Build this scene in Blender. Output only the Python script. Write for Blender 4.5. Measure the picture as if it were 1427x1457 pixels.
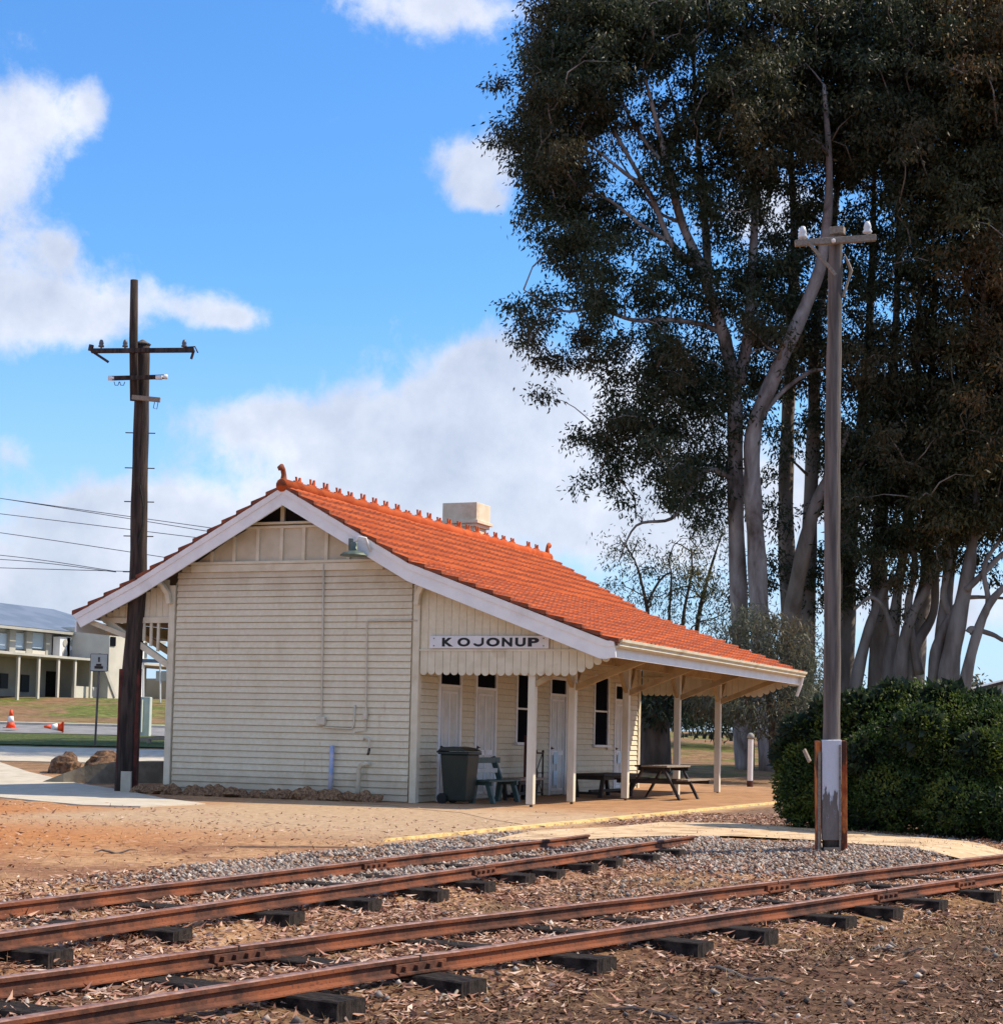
import bpy, bmesh, math, random
import numpy as np
from mathutils import Vector, Matrix, noise as mnoise
random.seed(7); RNG = np.random.default_rng(11)
S = bpy.context.scene
for o in list(bpy.data.objects): bpy.data.objects.remove(o)
COL = S.collection
# ------------------------------------------------------------------ camera
FPX, PITCH, ROLL, YAW = 2588.5, 0.058, 0.0222, 0.400
CAM = np.array([-30.814, -14.728, 1.252]); PPX, PPY = 713.5, 900.0
def cam_axes():
    f = np.array([math.cos(YAW)*math.cos(PITCH), math.sin(YAW)*math.cos(PITCH), math.sin(PITCH)])
    r = np.array([math.sin(YAW), -math.cos(YAW), 0.0]); u = np.cross(r, f)
    return r*math.cos(ROLL)+u*math.sin(ROLL), -r*math.sin(ROLL)+u*math.cos(ROLL), f
AR, AU, AF = cam_axes()
cam = bpy.data.objects.new('camera', bpy.data.cameras.new('camera')); COL.objects.link(cam); S.camera = cam
M = Matrix.Identity(4)
for i in range(3):
    M[i][0], M[i][1], M[i][2], M[i][3] = AR[i], AU[i], -AF[i], CAM[i]
cam.matrix_world = M
cam.data.sensor_fit = 'HORIZONTAL'; cam.data.sensor_width = 36; cam.data.lens = 36*FPX/1427
cam.data.shift_y = (PPY-728.5)/1427; cam.data.clip_end = 4000; cam.data.clip_start = .1
def ray(u, v): return AF+AR*(u-PPX)/FPX-AU*(v-PPY)/FPX
def at(u, v, d): return CAM+ray(u, v)*d                              # a point at a measured depth
def on(u, v, ax, c):                                                 # a point on a measured plane
    a = 'xyz'.index(ax); d = ray(u, v); return CAM+d*((c-CAM[a])/d[a])
def depth_of(x, y): return (x-CAM[0])*math.cos(YAW)+(y-CAM[1])*math.sin(YAW)
def side_of(x, y): return (x-CAM[0])*math.sin(YAW)-(y-CAM[1])*math.cos(YAW)
# ------------------------------------------------------------------ light
SUN_EL, SUN_AZ = math.radians(47), math.atan2(-math.cos(math.radians(35)), math.sin(math.radians(35)))
sd = np.array([math.cos(SUN_EL)*math.cos(SUN_AZ), math.cos(SUN_EL)*math.sin(SUN_AZ), math.sin(SUN_EL)])
sun = bpy.data.objects.new('sun', bpy.data.lights.new('sun', 'SUN')); COL.objects.link(sun)
sun.data.energy = 4.5; sun.data.angle = math.radians(.5); sun.data.color = (1, .88, .70)
sun.rotation_euler = Vector(sd).to_track_quat('Z', 'Y').to_euler()
W = bpy.data.worlds.new('World'); S.world = W; W.use_nodes = True; W.cycles.sampling_method = 'MANUAL'; W.cycles.sample_map_resolution = 512
S.cycles.max_bounces = 5; S.cycles.diffuse_bounces = 3; S.cycles.transmission_bounces = 3; S.cycles.glossy_bounces = 2
S.view_settings.view_transform = 'Standard'; S.view_settings.look = 'None'; S.view_settings.gamma = 1
S.view_settings.exposure = 0.42
# ------------------------------------------------------------------ node helper
class NT:
    def __init__(s, nt): s.nt = nt; s.n = nt.nodes; s.l = nt.links
    def put(s, inp, v):
        if isinstance(v, bpy.types.NodeSocket): s.l.new(v, inp)
        elif isinstance(v, (tuple, list)) and len(v) == 3 and inp.type == 'RGBA': inp.default_value = (*v, 1)
        else: inp.default_value = v
    def node(s, t, **k):
        n = s.n.new(t)
        for a, b in k.items(): setattr(n, a, b)
        return n
    def coord(s, which='Object', scale=None):
        c = s.node('ShaderNodeTexCoord').outputs[which]
        if scale is None: return c
        m = s.node('ShaderNodeMapping'); s.l.new(c, m.inputs[0]); m.inputs['Scale'].default_value = scale; return m.outputs[0]
    def noise(s, scale, detail=4, vec=None, rough=.55, dist=0):
        n = s.node('ShaderNodeTexNoise'); n.inputs['Scale'].default_value = scale; n.inputs['Detail'].default_value = detail
        n.inputs['Roughness'].default_value = rough; n.inputs['Distortion'].default_value = dist
        s.l.new(vec if vec is not None else s.coord(), n.inputs['Vector']); return n.outputs['Fac']
    def vor(s, scale, vec=None, out='Distance', feature='F1'):
        n = s.node('ShaderNodeTexVoronoi', feature=feature); n.inputs['Scale'].default_value = scale
        s.l.new(vec if vec is not None else s.coord(), n.inputs['Vector']); return n.outputs[out]
    def math(s, op, a, b=0.0, c=None, clamp=False):
        n = s.node('ShaderNodeMath', operation=op, use_clamp=clamp); s.put(n.inputs[0], a); s.put(n.inputs[1], b)
        if c is not None: s.put(n.inputs[2], c)
        return n.outputs[0]
    def mix(s, f, a, b, mode='MIX'):
        n = s.node('ShaderNodeMix', data_type='RGBA', blend_type=mode); s.put(n.inputs['Factor'], f)
        s.put(n.inputs[6], a); s.put(n.inputs[7], b); return n.outputs[2]
    def step(s, f, lo, hi, smooth=True):
        n = s.node('ShaderNodeMapRange', interpolation_type='SMOOTHSTEP' if smooth else 'LINEAR')
        s.put(n.inputs[0], f); s.put(n.inputs[1], lo); s.put(n.inputs[2], hi); return n.outputs[0]
    def ramp(s, f, stops):
        n = s.node('ShaderNodeValToRGB'); e = n.color_ramp.elements
        while len(e) < len(stops): e.new(.5)
        for i, (p, c) in enumerate(stops): e[i].position = p; e[i].color = (*c, 1)
        s.put(n.inputs[0], f); return n.outputs[0]
    def xyz(s, v):
        n = s.node('ShaderNodeSeparateXYZ'); s.l.new(v, n.inputs[0]); return n.outputs
def mat(name, fn, rough=.8, bump=0.0, spec=.3, metal=0.0):
    m = bpy.data.materials.new(name); m.use_nodes = True; t = NT(m.node_tree); b = t.n['Principled BSDF']
    r = fn(t); c, h = r if isinstance(r, tuple) and len(r) == 2 else (r, None)
    t.put(b.inputs['Base Color'], c); b.inputs['Roughness'].default_value = rough
    b.inputs['Specular IOR Level'].default_value = spec; b.inputs['Metallic'].default_value = metal
    if h is not None:
        k = t.node('ShaderNodeBump'); k.inputs['Strength'].default_value = 1; k.inputs['Distance'].default_value = bump
        t.put(k.inputs['Height'], h); t.l.new(k.outputs[0], b.inputs['Normal'])
    return m
def mottled(name, a, b, scale=6, rough=.8, bump=.004, c=None, aniso=(1, 1, 1), spec=.3, cs=(.55, .75), metal=0, lo=.35, hi=.65):
    def fn(t):
        v = t.coord('Object', aniso); f = t.noise(scale, 6, v)
        col = t.mix(t.step(f, lo, hi), a, b)
        if c is not None: col = t.mix(t.step(t.noise(scale*.37, 5, v, .6), *cs), col, c)
        return col, t.noise(scale*4, 4, v)
    return mat(name, fn, rough, bump, spec, metal)
# ------------------------------------------------------------------ mesh helper
class MB:
    def __init__(s): s.v = []; s.f = []; s.m = []; s.mi = 0
    def add(s, vs, fs):
        k = len(s.v); s.v += [tuple(map(float, p)) for p in vs]
        for f in fs: s.f.append([i+k for i in f]); s.m.append(s.mi)
        return s
    def box(s, a, b):
        x0, y0, z0 = [min(p, q) for p, q in zip(a, b)]; x1, y1, z1 = [max(p, q) for p, q in zip(a, b)]
        return s.add([(x0,y0,z0),(x1,y0,z0),(x1,y1,z0),(x0,y1,z0),(x0,y0,z1),(x1,y0,z1),(x1,y1,z1),(x0,y1,z1)],
                     [(0,3,2,1),(4,5,6,7),(0,1,5,4),(1,2,6,5),(2,3,7,6),(3,0,4,7)])
    def bar(s, p, q, w, h, up=(0, 0, 1)):                            # square bar between two points
        p, q, up = Vector(p), Vector(q), Vector(up); d = (q-p).normalized()
        if abs(d.dot(up)) > .95: up = Vector((1, 0, 0))
        r = d.cross(up).normalized()*w/2; u = r.cross(d).normalized()*h/2
        vs = [p-r-u, p+r-u, p+r+u, p-r+u, q-r-u, q+r-u, q+r+u, q-r+u]
        return s.add(vs, [(0,1,2,3),(7,6,5,4),(0,4,5,1),(1,5,6,2),(2,6,7,3),(3,7,4,0)])
    def prism(s, poly, vec):                                         # poly: 3D points, extruded by vec
        n = len(poly); q = [tuple(Vector(p)+Vector(vec)) for p in poly]
        return s.add(list(poly)+q, [tuple(range(n)), tuple(range(2*n-1, n-1, -1))]+[(i, i+n, (i+1) % n+n, (i+1) % n) for i in range(n)])
    def tube(s, pts, rad, n=8, cap=True, squash=1.0):
        pts = [Vector(p) for p in pts]; rad = rad if hasattr(rad, '__len__') else [rad]*len(pts)
        k = len(s.v); up = None
        for i, p in enumerate(pts):
            d = (pts[min(i+1, len(pts)-1)]-pts[max(i-1, 0)]).normalized()
            if up is None: up = d.orthogonal().normalized()
            up = (up-d*up.dot(d)).normalized(); w = d.cross(up)
            for j in range(n):
                a = 2*math.pi*j/n; s.v.append(tuple(p+up*math.cos(a)*rad[i]+w*math.sin(a)*rad[i]*squash))
        for i in range(len(pts)-1):
            for j in range(n):
                s.f.append([k+i*n+j, k+i*n+(j+1) % n, k+(i+1)*n+(j+1) % n, k+(i+1)*n+j]); s.m.append(s.mi)
        if cap:
            s.f.append([k+j for j in range(n)][::-1]); s.m.append(s.mi)
            s.f.append([k+(len(pts)-1)*n+j for j in range(n)]); s.m.append(s.mi)
        return s
    def lathe(s, prof, c, axis='z', n=14):                           # prof: (radius, height) pairs
        k = len(s.v); c = Vector(c)
        for r, h in prof:
            for j in range(n):
                a = 2*math.pi*j/n; p = (r*math.cos(a), r*math.sin(a), h)
                if axis == 'y': p = (p[0], p[2], p[1])
                if axis == 'x': p = (p[2], p[0], p[1])
                s.v.append(tuple(c+Vector(p)))
        for i in range(len(prof)-1):
            for j in range(n): s.f.append([k+i*n+j, k+i*n+(j+1) % n, k+(i+1)*n+(j+1) % n, k+(i+1)*n+j]); s.m.append(s.mi)
        s.f.append([k+j for j in range(n)][::-1]); s.m.append(s.mi)
        s.f.append([k+(len(prof)-1)*n+j for j in range(n)]); s.m.append(s.mi)
        return s
    def build(s, name, mats, parent=None, smooth=False, bevel=0, origin=None):
        me = bpy.data.meshes.new(name)
        vs = s.v
        if parent is not None and origin is None: origin = wloc(parent)
        if origin is not None: vs = [(a-origin[0], b-origin[1], c-origin[2]) for a, b, c in vs]
        me.from_pydata(vs, [], s.f)
        for m in (mats if isinstance(mats, (list, tuple)) else [mats]): me.materials.append(m)
        me.polygons.foreach_set('material_index', s.m)
        if smooth: me.polygons.foreach_set('use_smooth', [True]*len(me.polygons))
        bm = bmesh.new(); bm.from_mesh(me); bmesh.ops.recalc_face_normals(bm, faces=bm.faces); bm.to_mesh(me); bm.free()
        o = bpy.data.objects.new(name, me); COL.objects.link(o)
        if parent is not None: o.parent = parent
        elif origin is not None: o.location = origin
        if bevel:
            b = o.modifiers.new('bevel', 'BEVEL'); b.width = bevel; b.segments = 2; b.limit_method = 'ANGLE'
        return o
def wloc(o):
    v = Vector(o.location)
    while o.parent: o = o.parent; v += Vector(o.location)
    return v
def np_mesh(name, V, F, m, parent=None, origin=None, smooth=False):
    me = bpy.data.meshes.new(name); V = np.asarray(V, np.float32).copy(); F = np.asarray(F, np.int32); k = F.shape[1]
    if parent is not None and origin is None: origin = np.array(wloc(parent))
    if origin is not None: V -= np.asarray(origin, np.float32)
    me.vertices.add(len(V)); me.vertices.foreach_set('co', V.ravel())
    me.loops.add(F.size); me.loops.foreach_set('vertex_index', F.ravel())
    me.polygons.add(len(F)); me.polygons.foreach_set('loop_start', np.arange(0, F.size, k, dtype=np.int32))
    me.update(calc_edges=True); me.materials.append(m)
    if smooth: me.polygons.foreach_set('use_smooth', np.ones(len(F), bool))
    o = bpy.data.objects.new(name, me); COL.objects.link(o)
    if parent is not None: o.parent = parent
    elif origin is not None: o.location = [float(q) for q in origin]
    return o
def tag(o, label=None, cat=None, group=None, kind=None):
    for k, v in (('label', label), ('category', cat), ('group', group), ('kind', kind)):
        if v: o[k] = v
    return o
def thing(name, loc, label, cat, group=None, rz=0):
    o = bpy.data.objects.new(name, None); o.location = [float(q) for q in loc]; o.rotation_euler = (0, 0, rz)
    o.empty_display_size = .3; COL.objects.link(o); return tag(o, label, cat, group)
def copy_tree(o, parent=None):
    c = o.copy(); COL.objects.link(c); c.parent = parent
    for ch in o.children: copy_tree(ch, c)
    return c
def unit(a): return a/np.maximum(np.linalg.norm(a, axis=-1, keepdims=True), 1e-9)
def kites(P, D, L, Wd, nrm=None, fold=0.15):                         # leaf shaped quads: base P, direction D
    n = len(P); D = unit(D); R = RNG.normal(size=(n, 3)) if nrm is None else np.cross(D, nrm)+RNG.normal(size=(n, 3))*.15
    R = unit(R-D*(R*D).sum(1, keepdims=True)); U = np.cross(D, R)
    L = np.asarray(L).reshape(-1, 1)*np.ones((n, 1)); Wd = np.asarray(Wd).reshape(-1, 1)*np.ones((n, 1))
    V = np.stack([P, P+D*L*.42+R*Wd/2+U*Wd*fold, P+D*L+U*L*RNG.normal(size=(n, 1))*.15, P+D*L*.42-R*Wd/2+U*Wd*fold], 1).reshape(-1, 3)
    return V, np.arange(4*n).reshape(n, 4)

# ------------------------------------------------------------------ sky: Nishita and clouds, laid out by compass bearing and elevation
def build_sky():
    t = NT(W.node_tree); bg = t.n['Background']; bg.inputs['Strength'].default_value = .12
    sky = t.node('ShaderNodeTexSky', sky_type='NISHITA'); sky.sun_disc = False
    sky.sun_elevation = SUN_EL; sky.sun_rotation = math.atan2(sd[0], sd[1])
    sky.air_density = 1.3; sky.dust_density = .3; sky.ozone_density = 3.0; sky.altitude = 200
    hs = t.node('ShaderNodeHueSaturation'); hs.inputs['Saturation'].default_value = 1.15; hs.inputs['Value'].default_value = 1.12
    t.l.new(sky.outputs[0], hs.inputs['Color'])
    d = t.coord('Generated'); x, y, z = t.xyz(d)
    az = t.math('ARCTAN2', y, x); el = t.math('ARCSINE', z)
    blobs = [(5,435,140,58),(110,445,76,44),(0,260,64,84),(45,165,50,44),(125,150,30,44),(90,345,32,34),(265,430,75,34),(330,452,45,18),
             (620,8,160,38),(650,240,62,42),(715,215,60,44),(690,285,35,20),
             (380,605,110,42),(500,625,130,66),(640,600,130,85),(690,520,60,30),(740,590,130,90),(860,620,140,120),(620,700,260,62),(840,730,170,80),(950,700,160,120),
             (60,760,190,80),(220,740,140,44),(330,780,180,70),(60,860,260,60),(120,830,200,40),(20,640,35,30),(1350,870,180,45),(1200,700,200,90),(1100,300,120,60),
             (-300,500,200,120),(-500,200,220,90),(1800,500,260,120),(2100,250,250,90),(-900,600,300,120)]
    tot = None
    for u, v, ru, rv in blobs:
        dd = unit(ray(u, v)); a0, e0 = math.atan2(dd[1], dd[0]), math.asin(dd[2])
        sa, se = ru/FPX/max(.3, math.cos(e0)), rv/FPX*1.0
        p = t.math('MULTIPLY', t.math('SUBTRACT', az, a0), 1/sa); q = t.math('MULTIPLY', t.math('SUBTRACT', el, e0), 1/se)
        r2 = t.math('ADD', t.math('MULTIPLY', p, p), t.math('MULTIPLY', q, q))
        g = t.math('EXPONENT', t.math('MULTIPLY', r2, -1.0))
        tot = g if tot is None else t.math('ADD', tot, g)
    # unseen cloud cover behind and beside the view, widened to whiten the fill light
    back = t.math('MULTIPLY', t.step(t.noise(3.2, 6, d, .6), .42, .56), t.step(t.math('ABSOLUTE', t.math('SUBTRACT', az, YAW)), .45, .8))
    tot = t.math('ADD', tot, back)
    n1 = t.noise(9, 9, d, .62, .3); n2 = t.noise(42, 8, d, .65, .2)
    nz = t.math('ADD', t.math('MULTIPLY', t.math('SUBTRACT', n1, .5), 2.0), t.math('MULTIPLY', t.math('SUBTRACT', n2, .5), 1.5))
    dens = t.math('ADD', t.math('MINIMUM', tot, 1.5), nz)
    m = t.step(dens, .28, 1.12)
    shade = t.math('ADD', t.noise(13, 7, d, .6), t.math('MULTIPLY', dens, -.10))
    cl = t.ramp(shade, [(.20, (3.6, 4.0, 4.9)), (.42, (4.9, 5.2, 6.0)), (.64, (6.8, 6.85, 7.2))])
    # whiter sky low down
    haze = t.step(el, .26, -.02)
    tint = t.mix(1.0, hs.outputs[0], (.58, .85, 1.14), 'MULTIPLY')
    base = t.mix(t.math('MULTIPLY', haze, .75), tint, (3.5, 4.7, 7.0))
    c = t.mix(t.math('MULTIPLY', m, .90), base, cl)
    t.l.new(c, bg.inputs['Color'])
build_sky()

# ------------------------------------------------------------------ terrain
LS = [(-1e4, 0), (42, 0), (46, .12), (52, .45), (57, .72), (66, 1.02), (69, 1.12), (80, 1.7), (95, 2.85), (112, 3.2), (160, 3.4), (300, 4), (1e4, 4)]
RS = [(-1e4, 0), (43, 0), (52, .12), (62, .4), (90, 1.15), (150, 2.15), (300, 3), (1e4, 3)]
def pw(t, x): return float(np.interp(x, [a for a, _ in t], [b for _, b in t]))
AX = [(-40, -6.6), (-27, -9.25), (-25.3, -9.58), (-24.38, -9.72), (-21.88, -10.12), (-20.54, -10.41), (-18.22, -10.90), (-11.49, -12.24), (0, -14.5), (30, -20.5)]
BX = [(-40, -5.7), (-27, -8.25), (-25.3, -8.52), (-23.29, -8.86), (-20.31, -9.31), (-18.64, -9.65), (-16.04, -10.2), (-9.02, -11.66), (0, -13.5), (30, -19.5)]
def smooth01(x): x = min(1, max(0, x)); return x*x*(3-2*x)
def gz(x, y, bump=True):
    s, l = depth_of(x, y), side_of(x, y)
    if s > 42:
        k = smooth01((l+3)/10) if s < 70 else smooth01((l+8)/25)
        z = pw(LS, s)*(1-k)+pw(RS, s)*k
        return z
    yA = pw(AX, x); t = y-yA
    yB = yA+1.05
    if y > -5.3: z = 0.0; rough = .45*smooth01((-3-x)/3)+.3*smooth01((y-2)/2)
    else:
        rough = 1-.55*smooth01((y+6.5)/1.2)
        if t < 1.5: z = float(np.interp(t, [-6, -2.5, -.75, -.45, 0, 1.5], [-.30, -.265, -.235, -.205, -.145, -.13]))
        else: z = float(np.interp(y, [yA+1.5, -8.5, -8.1, -7.1, -6.2, -5.3], [-.15, -.105, -.05, -.03, -.03, 0])) if yA+1.5 < -8.5 else float(np.interp(y, [yA+1.5, -5.3], [-.12, 0]))
        k = smooth01((x+11.5)/3)*smooth01((t-1.2)/1.0); z *= 1-k; rough *= 1-.8*k
    if bump and rough and s < 45: z += .022*rough*mnoise.noise(Vector((x*1.3, y*1.3, 0)))+.012*rough*mnoise.noise(Vector((x*4, y*4, 3)))
    return z
def ground_colour(t, platform=False):
    P = t.coord('Object'); x, y, z = t.xyz(P)
    n = t.noise(.55, 7, P, .6); f = t.noise(9, 6, P, .7); g = t.noise(55, 4, P, .6)
    tan = t.ramp(f, [(.3, (.22, .11, .055)), (.5, (.46, .265, .135)), (.68, (.62, .40, .225))])
    orange = t.ramp(f, [(.32, (.28, .10, .035)), (.62, (.56, .24, .085))])
    dark = t.ramp(f, [(.34, (.03, .016, .011)), (.52, (.078, .042, .026)), (.7, (.17, .092, .052))])
    brown = t.ramp(f, [(.32, (.15, .07, .04)), (.55, (.32, .165, .09)), (.72, (.46, .26, .14))])
    col = t.mix(t.step(n, .42, .62), tan, brown)
    # red dirt towards the left, near the concrete path
    red = t.math('MULTIPLY', t.step(t.math('ADD', y, t.math('MULTIPLY', t.noise(1.1, 6, P), 3)), -3.4, 0.2), t.step(x, -4.0, -8.5))
    col = t.mix(t.math('MULTIPLY', red, .9), col, orange)
    nr_ = t.math('MULTIPLY', t.step(t.math('ADD', x, t.math('MULTIPLY', n, 4)), -11.5, -6.5), t.math('MULTIPLY', t.step(y, -5.6, -5.2), t.step(y, 3.0, 1.0)))
    col = t.mix(nr_, col, t.ramp(t.noise(7, 6, P, .7), [(.3, (.34, .22, .13)), (.55, (.50, .35, .215)), (.7, (.60, .45, .30))]))
    # dark leafy soil south of the tracks
    nn = t.math('MULTIPLY', t.math('SUBTRACT', t.noise(1.4, 6, P), .5), 1.6)
    line = t.math('ADD', t.math('ADD', y, nn), t.math('MULTIPLY', x, .2))
    dk = t.math('MAXIMUM', t.step(line, -14.1, -15.2), t.math('MULTIPLY', t.math('MULTIPLY', t.step(y, -8.4, -9.0), t.step(x, -12, -15)), .75))
    col = t.mix(t.math('MULTIPLY', dk, .85), col, dark)
    gp_ = t.math('MULTIPLY', t.step(x, -6.5, -4.5), t.math('MULTIPLY', t.step(t.math('ADD', y, t.math('MULTIPLY', t.noise(1.5, 5, P), .6)), -5.1, -5.5), t.step(x, 14, 9))); col = t.mix(t.math('MULTIPLY', gp_, .8), col, t.ramp(f, [(.34, (.07, .045, .035)), (.6, (.22, .15, .11))]))
    # orange dry grass strip beside the tracks
    st = t.math('MULTIPLY', t.step(line, -15.6, -14.6), t.math('MULTIPLY', t.step(line, -13.6, -14.4), t.step(x, -19, -15))); col = t.mix(t.math('MULTIPLY', st, .7), col, t.ramp(f, [(.35, (.22, .11, .045)), (.65, (.46, .27, .11))]))
    # grass and leaf litter beyond the station
    s = t.math('ADD', t.math('MULTIPLY', t.math('ADD', x, -CAM[0]), math.cos(YAW)), t.math('MULTIPLY', t.math('ADD', y, -CAM[1]), math.sin(YAW)))
    gn = t.noise(.16, 6, P, .7, .5); gf = t.noise(2.5, 6, P, .7)
    grass = t.ramp(gf, [(.3, (.06, .075, .018)), (.5, (.13, .16, .035)), (.7, (.30, .26, .10))])
    dry = t.ramp(gf, [(.3, (.17, .10, .055)), (.7, (.36, .22, .12))])
    far = t.mix(t.step(gn, .42, .54), grass, dry); far = t.mix(t.math('MULTIPLY', t.step(t.noise(1.3, 7, P, .75), .5, .62), .6), far, (.10, .07, .045))
    col = t.mix(t.step(t.math('ADD', s, t.math('MULTIPLY', gn, 6)), 47, 52), col, far)
    col = t.mix(t.math('MULTIPLY', t.step(g, .35, .2), .5), col, (.04, .03, .025))
    return col, t.math('ADD', f, t.math('MULTIPLY', g, .4))
M_ground = mat('ground', ground_colour, .95, .03, .1)
def ground():
    s = list(np.arange(5, 40, .22))+list(np.arange(40, 70, 1.0))+list(np.arange(70, 120, 2.5))+[130, 145, 160, 200, 300, 600, 1500]
    s = [-60, -20, -5, 0, 3]+sorted(set(s+[42, 46, 52, 57, 66, 69, 95, 112]))
    t = [-900, -300, -120, -70]+list(np.arange(-50, -14, 3.0))+list(np.arange(-14, 15, .22))+list(np.arange(15, 60, 3.0))+[70, 120, 300, 900]
    V = []; c, n = math.cos(YAW), math.sin(YAW)
    for a in s:
        for b in t:
            x = CAM[0]+a*c+b*n; y = CAM[1]+a*n-b*c; V.append((x, y, gz(x, y)))
    F = [(i*len(t)+j, i*len(t)+j+1, (i+1)*len(t)+j+1, (i+1)*len(t)+j) for i in range(len(s)-1) for j in range(len(t)-1)]
    F = [f[::-1] for f in F]
    return tag(np_mesh('ground', V, F, M_ground, smooth=True), kind='structure')
ground()
def sheet(name, poly, m, dz, res=.5, thick=0):                        # polygon draped on the terrain
    bm = bmesh.new(); bm.faces.new([bm.verts.new((p[0], p[1], 0)) for p in poly])
    xs = [p[0] for p in poly]; ys = [p[1] for p in poly]
    for ax, lo, hi in ((0, min(xs), max(xs)), (1, min(ys), max(ys))):
        k = lo+res
        while k < hi:
            no = (1, 0, 0) if ax == 0 else (0, 1, 0); co = (k, 0, 0) if ax == 0 else (0, k, 0)
            bmesh.ops.bisect_plane(bm, geom=bm.verts[:]+bm.edges[:]+bm.faces[:], plane_co=co, plane_no=no); k += res
    for v in bm.verts: v.co.z = gz(v.co.x, v.co.y, False)+dz
    if thick:
        r = bmesh.ops.extrude_face_region(bm, geom=bm.faces[:])
        for v in [g for g in r['geom'] if isinstance(g, bmesh.types.BMVert)]: v.co.z -= thick
    bmesh.ops.recalc_face_normals(bm, faces=bm.faces)
    me = bpy.data.meshes.new(name); bm.to_mesh(me); bm.free(); me.materials.append(m)
    if not thick and me.polygons and me.polygons[0].normal.z < 0: me.flip_normals()
    o = bpy.data.objects.new(name, me); COL.objects.link(o); return tag(o, kind='structure')
def paving(t):
    P = t.coord('Object'); x, y, z = t.xyz(P)
    f = t.noise(7, 6, P, .7); b = t.node('ShaderNodeTexBrick'); b.inputs['Scale'].default_value = 1.0
    b.inputs['Brick Width'].default_value = .46; b.inputs['Row Height'].default_value = .23; b.inputs['Mortar Size'].default_value = .006
    t.l.new(P, b.inputs['Vector']); b.inputs['Color1'].default_value = (.37, .20, .10, 1); b.inputs['Color2'].default_value = (.46, .26, .135, 1); b.inputs['Mortar'].default_value = (.2, .13, .08, 1)
    sand = t.ramp(f, [(.3, (.34, .22, .13)), (.55, (.50, .35, .215)), (.7, (.60, .45, .30))])
    grey = t.ramp(f, [(.3, (.17, .13, .11)), (.6, (.30, .24, .20))])
    nn = t.math('MULTIPLY', t.math('SUBTRACT', t.noise(.8, 6, P, .65), .5), 5)
    col = t.mix(t.step(t.math('ADD', x, nn), -3.5, .5), sand, b.outputs['Color'])
    gm = t.math('MULTIPLY', t.step(t.math('ADD', y, t.math('MULTIPLY', nn, .12)), -4.1, -4.5), t.step(x, -6.0, -8)); col = t.mix(t.math('MULTIPLY', gm, .8), col, grey)
    col = t.mix(t.math('MULTIPLY', t.step(t.noise(1.7, 7, P, .7), .5, .68), .45), col, (.17, .11, .075))
    return col, f
M_pave = mat('platform_paving', paving, .93, .01, .15)
sheet('platform', [(-6.6, -5.08), (17.5, -5.08), (17.5, 1.4), (-.5, 1.4), (-1.1, .9), (-1.3, -.2), (-2.4, -1.1), (-3.2, -2.4), (-4.9, -3.6)], M_pave, .005, .6)
M_yellow = mottled('yellow_line_paint', (.62, .42, .14), (.78, .60, .27), 9, .85, .002, (.35, .24, .14), cs=(.5, .62))
sheet('platform_line', [(-11.5, -5.10), (-11.3, -5.07), (-7.5, -5.0), (10.5, -4.98), (10.5, -5.16), (-7.5, -5.20)], M_yellow, .03, .6, .05)
M_path = mottled('path_stone_dust', (.56, .38, .21), (.68, .50, .31), 5, .95, .01, (.38, .25, .14), cs=(.48, .66))
pth = [on(u, v, 'z', 0)[:2] for u, v in [(700, 1197), (760, 1185), (870, 1180), (940, 1173), (1040, 1174), (1145, 1181), (1260, 1190), (1427, 1205), (1620, 1224), (1620, 1238), (1427, 1218), (1281, 1208), (1200, 1203), (1145, 1198), (1040, 1193), (940, 1193), (830, 1197)]]
sheet('path', pth, M_path, .03, .4)
M_conc = mottled('concrete', (.47, .415, .32), (.56, .50, .40), 3, .95, .004, (.40, .34, .25), spec=.1)
cp = [on(u, v, 'z', 0)[:2] for u, v in [(-300, 1068), (0, 1101), (93, 1113), (182, 1127), (235, 1138), (292, 1145), (200, 1149), (117, 1147), (0, 1136), (-300, 1120)]]
sheet('concrete_path', cp, M_conc, .02, .8, .1)
def strip(s0, s1, l0, l1, wob=0):
    c, n = math.cos(YAW), math.sin(YAW); k = 10
    lo = [(s0+wob*math.sin(i*.9), l0+(l1-l0)*i/k) for i in range(k+1)]; hi = [(s1+wob*math.sin(i*.7+1), l0+(l1-l0)*i/k) for i in range(k+1)][::-1]
    return [(CAM[0]+a*c+b*n, CAM[1]+a*n-b*c) for a, b in lo+hi]
M_road = mottled('asphalt', (.19, .185, .18), (.27, .26, .25), 2, .9, .004)
sheet('road', strip(66.2, 73, -40, -8.5), M_road, .03, 2)
M_kerb = mottled('kerb_concrete', (.45, .41, .33), (.54, .49, .41), 2, .9, .004)
sheet('kerb', strip(73, 73.5, -40, -8.5), M_kerb, .12, 2, .3)
sheet('footpath', strip(49.5, 55.5, -34, -9.3), M_conc, .03, 2, .2)
M_lawn = mat('lawn', lambda t: (t.ramp(t.noise(6, 6, t.coord(), .7), [(.3, (.04, .06, .02)), (.5, (.075, .105, .03)), (.7, (.22, .20, .10))]), t.noise(20, 4)), .95, .05, .1)
sheet('lawn', strip(56.5, 65.6, -40, -8.5), M_lawn, .035, 2)

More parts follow.
